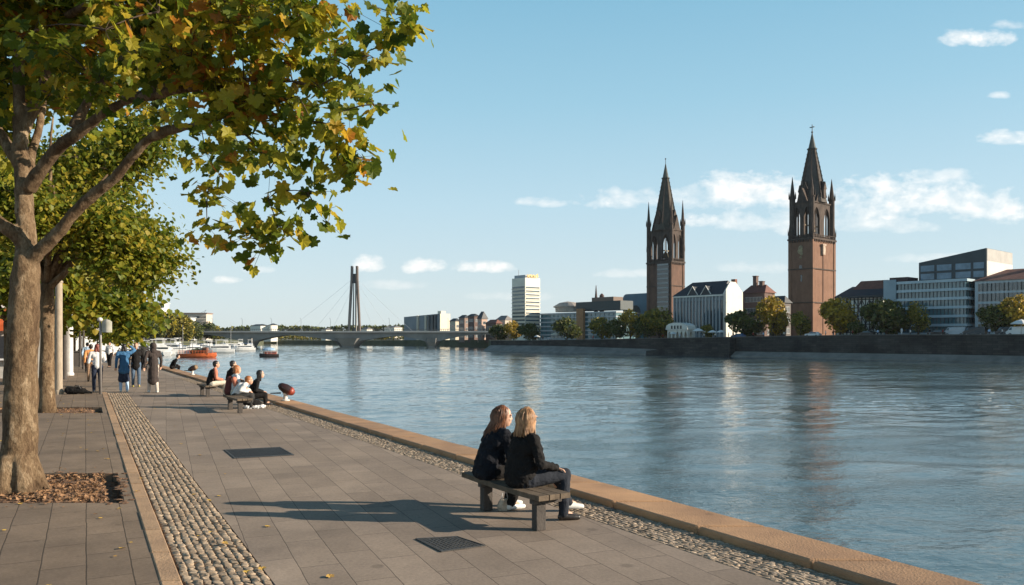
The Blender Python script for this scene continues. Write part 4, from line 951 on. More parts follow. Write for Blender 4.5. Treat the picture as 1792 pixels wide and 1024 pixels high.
# --- moorings on the edge: dark cap tilted on a short white post
def mooring(label, Y, tilt, lit, s=1.0):
    t = thing('mooring_post', label, 'mooring post', edge(Y), 0.1, 'moorings on the quay edge')
    b = MB(); b.lathe((0, 0, 0), [(.13 * s, 0), (.13 * s, .03 * s), (.07 * s, .05 * s), (.06 * s, .20 * s), (.09 * s, .24 * s)], 14); b.build('post', mat('white_painted_iron', (.68, .66, .62), (.5, .47, .42), .5, 9, bump=.3), t, smooth=False)
    M3 = Euler((0, tilt, 0)).to_matrix(); b = MB(); b.lathe((.03 * s, 0, .36 * s), [(.05 * s, -.27 * s), (.11 * s, -.20 * s), (.15 * s, -.04 * s), (.145 * s, .12 * s), (.09 * s, .24 * s), (.03 * s, .28 * s)], 18, rot=M3)
    b.build('cap', mat('black_paint', (.025, .02, .02), (.05, .02, .018), .35, 6), t, smooth=True)
    b = MB(); b.lathe(Vector((.03 * s, 0, .36 * s)) + M3 @ Vector((0, 0, .05 * s)), [(.149 * s, .05 * s), (.125 * s, .135 * s), (.07 * s, .215 * s)], 18, rot=M3); b.build('band', lit, t, smooth=True)
    b = MB(); b.tube([(-.14 * s, 0, .24 * s), (-.46 * s, .02, .23 * s)], [.025 * s, .015 * s], 8); b.build('handle', iron, t)
Ym = 24.6
mooring('black mooring post with a red tip on the quay edge right of the seated group', Ym, 2.1, mat('red_paint', (.36, .05, .025), (.2, .03, .015), .45, 7))
mooring('black mooring post with a tan tip, farther off beyond the seated group', 41.5, 1.2, mat('tan_paint', (.34, .22, .12), None, .5), .95)

# --- black bag on the paving, left
p = at(140, 690); t = thing('holdall', 'black soft bag lying on the paving beside the sign post', 'bag', (p.x, p.y, 0), .1)
organic('bag_body', [('c', (-.38, 0, .14), (.10, 0, .12), .14, .11), ('c', (-.1, 0, .2), (.0, 0, .24), .07, .05), ('c', (.1, 0, .1), (.4, -.02, .05), .09, .03)], BLACK, t, voxel=.015, it=4, disp=(.05, .12))
b = MB(); b.tube([(-.2, -.08, .2), (-.12, -.1, .32), (.0, -.1, .32), (.06, -.08, .2)], .014, 6); b.build('strap', LEATHER, t)

# --- posts, sign, awning, kiosk on the left
GP = mat('pale_weathered_post', (.40, .33, .25), (.28, .22, .16), .8, 6, stretch=(3, 3, .6), bump=.4); WP = mat('white_painted_post', (.66, .65, .64), (.52, .5, .48), .5, 5)
def post(label, px, py, r, H, m, name='post', cat='post'):
    p = at(px, py); t = thing(name, label, cat, (p.x, p.y, 0)); b = MB()
    b.lathe((0, 0, 0), [(r * 1.25, 0), (r * 1.25, .12), (r, .16), (r * .92, H)], 16); b.build('shaft', m, t, smooth=False)
    b = MB(); b.lathe((0, 0, H + .001), [(r * 1.1, 0), (r * 1.1, .05), (r * .5, .12)], 16); b.build('cap', m, t); return t
post('pale weathered round post behind the second trunk', 103, 690, .125, 4.0, GP)
post('thick white painted pole left of the white awning', 122, 657, .17, 6.0, WP, 'lamp_pole', 'pole')
p = at(113, 662); post('dark slim post between the two pale ones', 113, 664, .09, 4.2, WOODD)
for k, (px, py) in enumerate(((140, 642), (146, 646))): post(['dark brown slim post at the right of the white awning', 'rusty brown slim post right of the awning, nearest the walkers'][k], px, py, .07, 3.4, WOODD)
p = at(176, 690)
t = thing('sign_post', 'slim grey post carrying a pale curved sign panel above the white-topped walker', 'sign', (p.x, p.y, 0))
b = MB(); b.tube([(0, 0, 0), (0, 0, 2.1), (-.02, 0, 2.62)], [.045, .038, .032], 12); b.build('post', mat('grey_metal', (.34, .32, .30), (.25, .23, .22), .5, 6, metal=.3), t, smooth=True)
b = MB(); 
for i in range(8):
    a0, a1 = i / 8, (i + 1) / 8; f = lambda a: (.04 + .36 * a, -.06 * math.sin(a * 3.1))
    x0, y0 = f(a0); x1, y1 = f(a1); h0_, h1_ = .34 + .1 * math.sin(a0 * 3), .34 + .1 * math.sin(a1 * 3)
    b.hexa([(x0, y0, 2.22), (x0, y0 + .02, 2.22), (x0, y0 + .02, 2.25 + h0_), (x0, y0, 2.25 + h0_)], [(x1, y1, 2.22), (x1, y1 + .02, 2.22), (x1, y1 + .02, 2.25 + h1_), (x1, y1, 2.25 + h1_)])
b.build('sign_panel', mat('faded_sign', (.66, .62, .55), (.42, .42, .34), .6, 3), t)
b = MB(); b.ball((-.02, 0, 2.68), (.09, .09, .08)); b.build('finial', WP, t, smooth=True)
# white awning
p = at(131, 640); AW = thing('awning', 'white canvas awning on dark posts behind the white pole', 'awning', (p.x, p.y, 0), HE)
b = MB()
for i in range(8):
    x0, x1 = -1.6 + .4 * i, -1.2 + .4 * i; z = lambda x: 2.75 + .85 * math.cos(x / 1.6 * 1.4)
    b.hexa([(x0, -1.6, z(x0)), (x0, 1.6, z(x0)), (x0, 1.6, z(x0) + .04), (x0, -1.6, z(x0) + .04)], [(x1, -1.6, z(x1)), (x1, 1.6, z(x1)), (x1, 1.6, z(x1) + .04), (x1, -1.6, z(x1) + .04)])
b.b2(-1.6, 1.6, -1.63, -1.6, 2.5, 3.0); b.build('canvas', WHITEC, AW)
for x in (-1.5, 1.5):
    for y in (-1.5, 1.5): b = MB(); b.tube([(x, y, 0), (x, y, 2.9)], .05, 8); b.build('leg', WOODD, AW)
b = MB(); b.b2(-1.3, 1.3, -.9, .2, 0, 1.0); b.b2(-1.4, 1.4, -1.0, .3, 1.0, 1.06); b.build('counter', mat('dark_counter', (.06, .05, .045), None, .7), AW)
# kiosk with an orange-red roof
p = Vector((-25.6, 39.5, 0)); K = thing('kiosk', 'kiosk with an orange and red awning seen at the left edge behind the trunks', 'kiosk', p, .3)
b = MB(); b.b2(-2, 2, 0, 3, 0, 2.5); b.build('wall', mat('kiosk_wall', (.5, .47, .43), None, .7), K)
b = MB()
for i in range(10): b.hexa([(-2.2 + .44 * i, -1.2, 2.62), (-1.78 + .44 * i, -1.2, 2.62), (-1.78 + .44 * i, -1.2, 2.66), (-2.2 + .44 * i, -1.2, 2.66)], [(-2.2 + .44 * i, 0, 3.45), (-1.78 + .44 * i, 0, 3.45), (-1.78 + .44 * i, 0, 3.5), (-2.2 + .44 * i, 0, 3.5)], i % 2)
b.b2(-2.2, 2.2, -1.21, -1.17, 2.35, 2.62); b.build('awning_cloth', [mat('orange_canvas', (.62, .12, .03), None, .8), mat('yellow_canvas', (.7, .38, .06), None, .8)], K)
b = MB(); b.b2(-1.5, 1.5, -.02, .02, 1.0, 2.1); b.build('hatch', mat('kiosk_dark', (.03, .03, .035), None, .3), K)
b = MB(); b.b2(-1.6, 1.6, -.35, -.02, .9, .98); b.build('counter', WHITEC, K)
b = MB(); b.b2(-2.3, 2.3, -.1, 3.2, 3.5, 3.65); b.build('roof', WHITEC, K)
# ------------------------------------------------------------------ buildings of the far bank
def site(pl, pc, pr, off, Yc=None):
    """corner distance and the two side lengths that span the frame columns pl..pc (river side) and pc..pr (gable side)"""
    k = lambda p: (p - 896) / F
    if Yc is None:
        s = Vector((0, 280.3)); # bank line X = 120-.857(Y-187), moved inland by off
        Xo = E.x * off; Yo = E.y * off
        kc = k(pc); Yc = (120 + .857 * 187 + Xo + .857 * Yo) / (kc + .857)
    C = Vector((k(pc) * Yc, Yc, 0)); L = (k(pl) * C.y - C.x) / (T.x - k(pl) * T.y); W_ = (k(pr) * C.y - C.x) / (E.x - k(pr) * E.y)
    C.z = zland(Yc) - .05
    return C, L, W_
def zz(py, C): return EYE + (HZ - py) / F * C.y - C.z   # height above the corner
def building(name, label, cat, pl, pc, pr, off, Yc=None, group=None, zb=None):
    C, L, W_ = site(pl, pc, pr, off, Yc)
    if zb is not None: C.z = zb
    return thing(name, label, cat, C, BA, group), C, L, W_
GLASS = glassmat('dark_window_glass', (.035, .05, .065), .08); GLB = glassmat('blue_window_glass', (.06, .11, .15), .06); GLT = glassmat('teal_glass', (.07, .15, .18), .10, (.12, .22, .25), .15)
FRM = mat('pale_frame', (.55, .55, .54), None, .6, 3)
def window_mesh(w, h, gl, fr, mull=1):
    b = MB(); b.b2(-w / 2, w / 2, -.02, .10, 0, h, 0); t_ = .09
    b.b2(-w / 2 - .08, w / 2 + .08, -.07, .1, -.12, -.001, 1); b.b2(-w / 2 - .08, w / 2 + .08, -.07, .1, h + .001, h + .1, 1); b.b2(-w / 2 - t_, -w / 2 - .001, -.06, .1, 0, h, 1); b.b2(w / 2 + .001, w / 2 + t_, -.06, .1, 0, h, 1)
    for i in range(mull): x = -w / 2 + w * (i + 1) / (mull + 1); b.b2(x - .05, x + .05, -.045, .02, .001, h - .001, 1)
    return b
def windows(root, side, Ln, z0, z1, nr, nc, w, h, gl=GLASS, fr=FRM, m0=1.0, skip=None, mull=1, name='window'):
    """nr rows of nc windows on the river side ('r': x=0 plane, along y) or gable side ('g': y=0 plane, along x)"""
    first = None
    for i in range(nr):
        for j in range(nc):
            if skip and skip(i, j): continue
            u = m0 + (Ln - 2 * m0) * (j + .5) / nc; z = z0 + (z1 - z0) * (i + .5) / nr - h / 2
            if first is None:
                o = window_mesh(w, h, gl, fr, mull).build(name, [gl, fr], root); first = o
            else: o = first.copy(); COL.objects.link(o); o.parent = root
            if side == 'g': o.location = (u, -.03, z); o.rotation_euler = (0, 0, 0)
            else: o.location = (-.03, u, z); o.rotation_euler = (0, 0, -math.pi / 2)
def bands(root, name, side_r, L, W_, zs, h, m, out=.12, sides='rg', x0=0, y0=0):
    for z in zs:
        b = MB()
        if 'r' in sides: b.b2(x0 - out, x0 - .004, y0 - out if 'g' in sides else y0 + .1, y0 + L, z, z + h)
        if 'g' in sides: b.b2(x0 - .004 if 'r' in sides else x0 + .1, x0 + W_, y0 - out, y0 - .004, z, z + h)
        b.build(name, m, root)
def wall_arches(b, x0, x1, z0, z1, ops, th, put, mi=0):
    """a wall panel with pointed openings (centre, half width, sill, spring, apex); put(x, d, z) places a point"""
    def hx(xa, xb, za0, zb0, za1, zb1):
        b.hexa([put(xa, 0, za0), put(xa, th, za0), put(xa, th, za1), put(xa, 0, za1)], [put(xb, 0, zb0), put(xb, th, zb0), put(xb, th, zb1), put(xb, 0, zb1)], mi)
    cur = x0
    for (c, hw, s, sp, ap) in sorted(ops):
        if c - hw > cur: hx(cur, c - hw, z0, z0, z1, z1)
        if s > z0: hx(c - hw, c + hw, z0, z0, s, s)
        n = 8
        def top(x): t = max(0.0, 1 - abs(x - c) / hw); return sp + (ap - sp) * math.sin(t * math.pi / 2) ** .75
        for i in range(n):
            xa = c - hw + 2 * hw * i / n; xb = c - hw + 2 * hw * (i + 1) / n; hx(xa, xb, top(xa), top(xb), z1, z1)
        cur = c + hw
    if x1 > cur: hx(cur, x1, z0, z0, z1, z1)
BR = brickmat('church_brick', (.31, .135, .085), (.24, .10, .066), (.12, .075, .06), bw=.9, rh=.35, msize=.02, dirt=.42, bump=.3, dsc=.12, rot=(R(90), 0, 0))
def churchmat(name, c1, c2, sc=.35):
    m, nt, b = newmat(name); v = coords(nt, (1, 1, .5)); n = N(nt, 'ShaderNodeTexNoise', _Scale=sc, _Detail=8.0, _Roughness=.72); nt.links.new(v, n.inputs[0])
    w = N(nt, 'ShaderNodeTexWave', _Scale=1.6, _Distortion=.6, _Detail=1.0); w.bands_direction = 'Z'; nt.links.new(coords(nt), w.inputs[0])
    r = ramp(nt, n.outputs[0], [(.3, c2), (.7, c1)]); rw = ramp(nt, w.outputs[0], [(0, (.86, .86, .86)), (1, (1, 1, 1))])
    mx = N(nt, 'ShaderNodeMix', data_type='RGBA', blend_type='MULTIPLY'); mx.inputs[0].default_value = 1; nt.links.new(r.outputs[0], mx.inputs[6]); nt.links.new(rw.outputs[0], mx.inputs[7])
    nt.links.new(mx.outputs[2], b.inputs['Base Color']); b.inputs['Roughness'].default_value = .9; b.inputs['Specular IOR Level'].default_value = .2
    bp = N(nt, 'ShaderNodeBump', _Strength=.6, _Distance=.25); nt.links.new(n.outputs[0], bp.inputs['Height']); nt.links.new(bp.outputs[0], b.inputs['Normal']); return m
BRICK = churchmat('tower_brick', (.29, .165, .112), (.18, .10, .068), .5); BRICK1 = churchmat('sooty_tower_brick', (.22, .13, .095), (.10, .066, .052), .5)
STN = churchmat('tower_dark_stone', (.14, .105, .086), (.05, .041, .038), .7); SLATE = churchmat('spire_slate', (.15, .125, .11), (.07, .065, .06), .9); SLATE2 = churchmat('spire_copper', (.14, .115, .09), (.06, .065, .06), .8)

def pinnacle(b, x, y, z0, z1, z2, r, mi=0):
    b.lathe((x, y, 0), [(r, z0), (r, z1), (r * 1.25, z1), (r * 1.25, z1 + .3), (r * .95, z1 + .35), (r * .5, lerp(z1, z2, .55)), (.06, z2)], 8, mi)
    for k in range(4):
        a = k * math.pi / 2 + .4; q = lerp(z1, z2, .12); b.lathe((x + math.cos(a) * r * 1.1, y + math.sin(a) * r * 1.1, 0), [(r * .25, q - .8), (r * .22, q + .5), (.03, q + 1.6)], 5, mi)
def tower(label, pl, pc, pr, Yc, yshaft, ybelf, ypin, yspire0, ytip, ycap, inset, spr, brick, variant):
    t, C, L_, W_ = building('church_tower', label, 'church tower', pl, pc, pr, 0, Yc)
    S = (L_ + W_) / 2 if variant == 2 else (L_ + W_) / 2
    Lx, Ly = W_, L_; h = lambda py: zz(py, C)
    Ym = C.y + (Lx * E.y + Ly * T.y) / 2; h2 = lambda py: EYE + (HZ - py) / F * Ym - C.z   # the spire stands over the middle
    zs, zbf, zp, z0, zt, zc = h(yshaft), h(ybelf), h2(ypin), h2(yspire0), h2(ytip), h2(ycap)
    b = MB(); b.b2(0, Lx, 0, Ly, -1, zs)
    b.build('shaft', brick, t)
    # corner strips and string courses
    for (x, y) in ((0, 0), (Lx, 0), (0, Ly), (Lx, Ly)):
        b = MB(); b.box((x + (.35 if x == 0 else -.35), y + (.35 if y == 0 else -.35), (zs - 1) / 2), (1.15, 1.15, zs + .98)); b.build('buttress', brick, t)
    for z in (zs * .02, zs * .36, zs * .70):
        b = MB(); b.b2(-.32, Lx + .32, -.32, Ly + .32, z, z + .35); b.build('string_course', STN, t)
    b = MB(); b.b2(-.45, Lx + .45, -.45, Ly + .45, zs, zs + .6)
    for i in range(9):                                  # corbels under the gallery
        u = (i + .5) / 9; b.box((u * Lx, -.32, zs - .35), (.35, .3, .68)); b.box((-.32, u * Ly, zs - .35), (.3, .35, .68))
    b.build('cornice', STN, t)
    # belfry: four walls with tall pointed openings, you can see through it
    i0 = inset; x0, x1, y0, y1 = i0, Lx - i0, i0, Ly - i0; za = zs + .6; zb = zbf
    def ops(Ln, n): 
        w = Ln / n; return [(w * (k + .5), w * .29, za + 1.0, za + (zb - za) * .6, za + (zb - za) * .88) for k in range(n)]
    for k_, (Ln, put) in enumerate(((x1 - x0, lambda u, d, z: (x0 + u, y0 + d, z)), (x1 - x0, lambda u, d, z: (x0 + u, y1 - d, z)), (y1 - y0, lambda u, d, z: (x0 + d, y0 + u, z)), (y1 - y0, lambda u, d, z: (x1 - d, y0 + u, z)))):
        b = MB(); a = .9 if k_ > 1 else 0
        wall_arches(b, a, Ln - a, za, zb, [o for o in ops(Ln, 2)], .85, put)
        b.build('belfry_wall', STN, t)
        b = MB()                                        # tracery bar inside every opening and a gable over the face
        for (c, hw, s, sp, ap) in ops(Ln, 2):
            q = [put(c - .12, .3, s), put(c + .12, .3, s), put(c + .12, .55, s), put(c - .12, .55, s)]; q2 = [put(c - .12, .3, ap), put(c + .12, .3, ap), put(c + .12, .55, ap), put(c - .12, .55, ap)]
            b.hexa(q, q2)
        m_ = Ln / 2; gz = zb + (z0 - zb) + Ln * .42
        b.add([put(m_ - Ln * .3, -.05, zb), put(m_ + Ln * .3, -.05, zb), put(m_, -.05, gz), put(m_ - Ln * .3, .5, zb), put(m_ + Ln * .3, .5, zb), put(m_, 1.4, gz)], [(0, 1, 2), (3, 5, 4), (0, 2, 5, 3), (1, 4, 5, 2)])
        b.build('gable', STN, t)
    b = MB(); b.b2(x0 + .9, x1 - .9, y0 + .9, y1 - .9, za, za + .3); b.build('belfry_floor', STN, t)
    b = MB(); b.b2(x0 - .25, x1 + .25, y0 - .25, y1 + .25, zb, zb + .45); b.build('belfry_cornice', STN, t)
    for (x, y) in ((x0, y0), (x1, y0), (x0, y1), (x1, y1)):
        b = MB(); pinnacle(b, x, y, za, lerp(zb, zp, .18), zp, .95 if variant == 2 else .85); b.build('pinnacle', STN, t)
    for (x, y) in ((.1, .1), (Lx - .1, .1), (.1, Ly - .1), (Lx - .1, Ly - .1)) :
        b = MB(); pinnacle(b, x, y, zs + .6, zs + (2.2 if variant == 2 else 5), zs + (5.5 if variant == 2 else 11), .45); b.build('gallery_pinnacle', STN, t)
    b = MB()
    for i in range(14):                                  # balustrade
        u = (i + .5) / 14; b.box((u * Lx, -.3, zs + 1.1), (.16, .16, 1)); b.box((-.3, u * Ly, zs + 1.1), (.16, .16, 1))
    b.b2(-.4, Lx, -.4, -.2, zs + 1.6, zs + 1.75); b.b2(-.4, -.2, -.2, Ly, zs + 1.6, zs + 1.75); b.build('balustrade', STN, t)
    # bell inside
    b = MB(); b.lathe((Lx / 2, Ly / 2, za), [(1.5, 1.6), (1.2, 2.2), (.9, 3.4), (.5, 4.2), (.1, 4.4)], 14); b.box((Lx / 2, Ly / 2, za + 4.7), (x1 - x0 - 2, .4, .4)); b.build('bell', mat('bronze', (.16, .12, .07), None, .5, metal=.6), t)
    # spire
    cx_, cy_ = Lx / 2, Ly / 2; rr = spr
    def oct(z, r): return (r / math.cos(math.pi / 8), z)
    rc = rr * (zt - zc) / (zt - z0) * 1.05
    b = MB(); b.lathe((cx_, cy_, 0), [oct(zb + .45, rr * 1.04), oct(z0 + .3, rr * .97), oct(lerp(z0, zc, .35), lerp(rr, rc, .40)), oct(lerp(z0, zc, .7), lerp(rr, rc, .73)), oct(zc, rc)], 8); b.build('spire', SLATE if variant == 2 else SLATE2, t)
    b = MB(); b.lathe((cx_, cy_, 0), [oct(zc, rc * 1.35), oct(zc + .35, rc * 1.35), oct(zc + .4, rc), (.10, zt)], 8); b.build('spire_cap', mat('old_copper', (.10, .10, .085), (.06, .065, .06), .8, .5), t)
    b = MB()
    for k in range(8):                                   # ribs with crockets
        a = (k + .5) * math.pi / 4; p0 = Vector((cx_ + math.cos(a) * rr * 1.09, cy_ + math.sin(a) * rr * 1.09, z0)); p1 = Vector((cx_ + math.cos(a) * rc * 1.1, cy_ + math.sin(a) * rc * 1.1, zc))
        b.tube([p0, p1], [.2, .12], 5)
        for j in range(1, 11): q = p0.lerp(p1, j / 11); b.box(q, (.42, .42, .3), a)
    b.build('spire_ribs', STN, t)
    for k in range(4):                                   # dormers at the foot of the spire
        a = k * math.pi / 2; b = MB(); c = Vector((cx_ + math.cos(a) * rr * .95, cy_ + math.sin(a) * rr * .95, z0 + 1.2)); b.box(c, (1.2, 1.5, 3.0), a)
        M3 = Matrix.Rotation(a, 3, 'Z'); q = [c + M3 @ Vector(v) for v in ((-1.4, -1, 1.5), (.75, -1, 1.5), (.75, 1, 1.5), (-1.4, 1, 1.5), (-1.6, 0, 4.2), (.75, 0, 4.0))]
        b.add(q, [(0, 1, 5, 4), (3, 4, 5, 2), (1, 2, 5), (0, 4, 3), (0, 3, 2, 1)]); b.build('dormer', STN, t)
    return t, C, Lx, Ly, zs, zt, (cx_, cy_)
t, C, Lx, Ly, zs, zt, cc_ = tower('right church tower, red brick with a pale carved figure and a cross on its spire', 1381, 1422, 1461, 262, 418, 352, 312, 348, 232, 262, .75, 4.2, BRICK, 2)
z = lambda py: zz(py, C)
b = MB(); b.tube([(cc_[0], cc_[1], zt - .3), (cc_[0], cc_[1], zt + 2.7)], .13, 6); b.box((cc_[0], cc_[1], zt + 1.8), (.25, 1.7, .25)); b.ball((cc_[0], cc_[1], zt + .1), .35, 8, 6)
b.build('cross', mat('dark_iron_cross', (.07, .06, .05), None, .5), t)
b = MB()
for (y, zz_, r) in ((Ly * .5, z(432), .85), (Ly * .52, z(438), .95), (Ly * .46, z(443), .6), (Ly * .5, z(449), .45)): b.ball((-.1, y, zz_), (.22, r, r * .95), 12, 7)
b.build('carved_figure', mat('gilded_stone', (.42, .34, .2), (.2, .15, .1), .8, 1.5), t)
b = MB(); b.b2(-.09, .02, Ly * .5 - .5, Ly * .5 + .5, z(470), z(463)); b.b2(-.07, .02, Ly * .47 - .3, Ly * .47 + .3, z(492), z(480)); b.build('slit_window', GLASS, t)
b = MB(); b.b2(Lx * .42 - .9, Lx * .42 + 1.2, -.9, -.002, z(428), z(425)); b.b2(Lx * .42 - .5, Lx * .42 + .9, -.75, -.002, z(444), z(428)); b.build('lantern_niche', mat('pale_plaster', (.62, .5, .38), (.3, .2, .15), .8, 1), t)
b = MB(); b.tube([(Lx * .45, -.12, z(444)), (Lx * .45, -.12, z(585))], .1, 6); b.build('drainpipe', mat('pipe_dark', (.12, .06, .045), None, .6), t)

t, C, Lx, Ly, zs, zt, cc_ = tower('left church tower, dark stone with slender corner pinnacles and a striped panel', 1133, 1175, 1197, 315, 459, 402, 352, 392, 286, 313, .35, 4.4, BRICK1, 1)
z = lambda py: zz(py, C)
b = MB(); b.tube([(cc_[0], cc_[1], zt - .3), (cc_[0], cc_[1], zt + 2.0)], .11, 6); b.ball((cc_[0], cc_[1], zt + 1.8), .3, 8, 6); b.build('finial', mat('dark_iron_cross', (.07, .06, .05)), t)
y0, y1 = Ly * .08, Ly * .55
b = MB(); b.b2(-.5, -.004, y0, y1, z(545), z(460)); b.build('glass_panel', GLASS, t)
for i in range(10): 
    zq = z(461 + 8.2 * i); b = MB(); b.b2(-.72, -.504, y0 + .1, y1 - .1, zq - .55, zq); b.build('louvre', mat('white_louvre', (.40, .40, .39), None, .5), t)

# ---- white high-rise
t, C, L_, W_ = building('high_rise', 'tall pale high-rise with horizontal window bands and gold lettering on its roof edge', 'high-rise', 896, 919, 945, 30)
H = zz(486, C); GB = mat('grey_blue_wall', (.42, .43, .44), (.34, .35, .37), .7, .3); CRM = mat('cream_panel', (.82, .76, .64), (.70, .64, .53), .6, .2)
b = MB(); b.b2(0, W_, 0, L_, -1, H); b.build('wall', CRM, t); b = MB(); b.b2(.8, W_ - .8, .8, L_ - .8, H, H + 1.4); b.build('roof', GB, t)
nf = 13
for i in range(nf):
    zq = 4 + (H - 7) * i / nf; b = MB(); b.b2(-.06, -.003, .25, L_ - .25, zq, zq + (H - 7) / nf * .48); b.b2(.35, W_ - .35, -.06, -.003, zq, zq + (H - 7) / nf * .34); b.build('window_band', GLB, t)
    b = MB(); b.b2(-.35, W_ + .1, -.35, L_ + .1, zq - .35, zq - .1); b.build('floor_slab', CRM, t)
b = MB(); r_ = random.Random(4)
for i in range(7):
    x = W_ * (.12 + .11 * i); hh = r_.uniform(1.3, 2.0); b.b2(x, x + .28, -.5, -.3, H + .1, H + .1 + hh)
    if i % 2: b.b2(x + .29, x + .9, -.5, -.3, H + .1 + hh - .3, H + .1 + hh)
    else: b.b2(x + .29, x + .8, -.5, -.3, H + .7, H + .95)
b.build('gold_letters', mat('gold', (.75, .48, .10), None, .4, metal=.2), t)
b = MB(); b.tube([(W_ * .1, L_ * .6, H), (W_ * .1, L_ * .6, H + 4)], .12, 6); b.build('antenna', GB, t)
# ---- office with orange-brown pier
STEEL = mat('pale_spandrel', (.40, .44, .46), (.30, .34, .37), .5, .4); DKM = mat('dark_mullion', (.06, .08, .09), None, .5)
t, C, L_, W_ = building('office_building', 'long blue-grey banded office with an orange-brown pier and a rounded roof pavilion', 'office building', 946, 1078, 1090, 38)
H = zz(545, C); b = MB(); b.b2(0, W_ + 8, 0, L_, -1, H); b.build('wall', GLT, t)
for i in range(7): b = MB(); zq = .5 + (H - 1) * i / 6; b.b2(-.35, W_, -.35, L_ + .3, zq, zq + .6); b.build('spandrel', STEEL, t)
for i in range(18): b = MB(); y = L_ * (i + .5) / 18; b.b2(-.16, -.003, y - .06, y + .06, 0, H); b.build('mullion', DKM, t)
def yat(px, C):                                         # distance along the river side that shows at column px
    k = (px - 896) / F; return (k * C.y - C.x) / (T.x - k * T.y)
y0, y1 = yat(1025, C), yat(1013, C); b = MB(); b.b2(-1.6, -.37, y0, y1, -1, zz(541, C) * 1.05); b.build('pier', mat('orange_brick', (.40, .21, .10), (.3, .15, .07), .8, 1), t)
y0, y1 = yat(1083, C), yat(1005, C); z0, z1 = H, H + 4.6
b = MB(); b.prism([(1, y0), (9, y0), (9, y1), (1, y1)], z0 + .75, z1); b.build('penthouse', mat('dark_green_roof', (.035, .055, .06), None, .5, 1), t)
y0, y1 = yat(1068, C), yat(1030, C); b = MB(); b.b2(2, 8, y0, y1, z1, z1 + 1.8); b.build('roof_box', mat('brown_roof_box', (.22, .16, .13), None, .8), t)
y0, y1 = yat(996, C), yat(958, C); b = MB()
b.lathe(((3 + 3), (y0 + y1) / 2, H + .75), [(3.9, 0), (4.0, 2.0), (4.6, 2.1), (4.6, 2.6), (2.6, 4.2), (.1, 4.8)], 16, sy=(y1 - y0) / 8); b.build('pavilion', mat('pavilion_beige', (.52, .44, .36), (.34, .28, .24), .7, 1), t)
b = MB(); b.tube([(8, yat(1021, C), H), (8, yat(1021, C), zz(525, C)), (8, yat(1021, C), zz(494, C))], [1.0, .8, .12], 8); b.build('spire', mat('brown_spire', (.09, .05, .045), None, .8), t)
b = MB(); b.lathe((8, yat(1031, C), 0), [(1.1, H), (1.1, zz(514, C)), (.4, zz(510, C))], 8); b.build('chimney', mat('brown_spire', (.09, .05, .045)), t)
# ---- blue arched block
t, C, L_, W_ = building('blue_building', 'rounded blue-clad block with a dark arched window beside the left church tower', 'building', 1090, 1132, 1150, 62)
H = zz(513, C); BL = mat('blue_cladding', (.035, .13, .21), (.025, .09, .15), .45, .2); w = 2.2; n = 8
pf = [(0, -1), (0, H - w)] + [(w - w * math.cos(a * math.pi / 2 / n), H - w + w * math.sin(a * math.pi / 2 / n)) for a in range(1, n + 1)] + [(L_, H), (L_, -1)]
b = MB(); m_ = len(pf); b.add([(0, L_ - y, z_) for y, z_ in pf] + [(W_, L_ - y, z_) for y, z_ in pf], [tuple(range(m_)), tuple(range(2 * m_ - 1, m_ - 1, -1))] + [(i, i + m_, (i + 1) % m_ + m_, (i + 1) % m_) for i in range(m_)]); b.build('wall', BL, t)
cyy = yat(1112, C); b = MB(); ar = 3.1; pl_ = [(cyy - ar, 0), (cyy + ar, 0)] + [(cyy + ar * math.cos(a * math.pi / 12), H * .58 + ar * 1.2 * math.sin(a * math.pi / 12)) for a in range(13)]
m_ = len(pl_); b.add([(-.06, y, z_) for y, z_ in pl_] + [(-.002, y, z_) for y, z_ in pl_], [tuple(range(m_)), tuple(range(2 * m_ - 1, m_ - 1, -1))] + [(i, (i + 1) % m_, (i + 1) % m_ + m_, i + m_) for i in range(m_)]); b.build('arched_window', GLASS, t)
# ---- white hall with dark hipped roof
t, C, L_, W_ = building('long_hall', 'long hall with tall grey window strips, a white gable and a dark slate roof', 'hall', 1180, 1266, 1300, 26)
H = zz(515, C); WH = mat('white_render', (.80, .76, .68), (.70, .66, .58), .8, .3); ROOF = mat('dark_slate_roof', (.045, .05, .055), (.028, .03, .035), .6, .8)
GF = mat('grey_facade', (.28, .31, .33), (.2, .23, .25), .6, .4)
b = MB(); b.b2(0, W_, .05, L_, -1, H); b.build('wall', GF, t)
zr = zz(489, C); zg = zz(497, C) + 1
b = MB(); b.add([(0, 0, -1), (W_, 0, -1), (W_, 0, H + 1), (W_ * .62, 0, zg), (W_ * .35, 0, zg), (0, 0, H), (0, .4, -1), (W_, .4, -1), (W_, .4, H + 1), (W_ * .62, .4, zg), (W_ * .35, .4, zg), (0, .4, H)], [(0, 1, 2, 3, 4, 5), (11, 10, 9, 8, 7, 6), (0, 5, 11, 6), (1, 7, 8, 2), (2, 8, 9, 3), (3, 9, 10, 4), (4, 10, 11, 5)]); b.build('gable', WH, t)
b = MB(); e_ = .6; R0, R1 = L_ * .10, L_ * .82; hx_ = W_ / 2
b.add([(-e_, .42, H), (W_ + e_, .42, H + .4), (W_ + e_, L_ + e_, H), (-e_, L_ + e_, H), (hx_, R0, zr), (hx_, R1, zr)], [(0, 1, 4), (1, 2, 5, 4), (2, 3, 5), (3, 0, 4, 5), (3, 2, 1, 0)]); b.build('roof', ROOF, t)
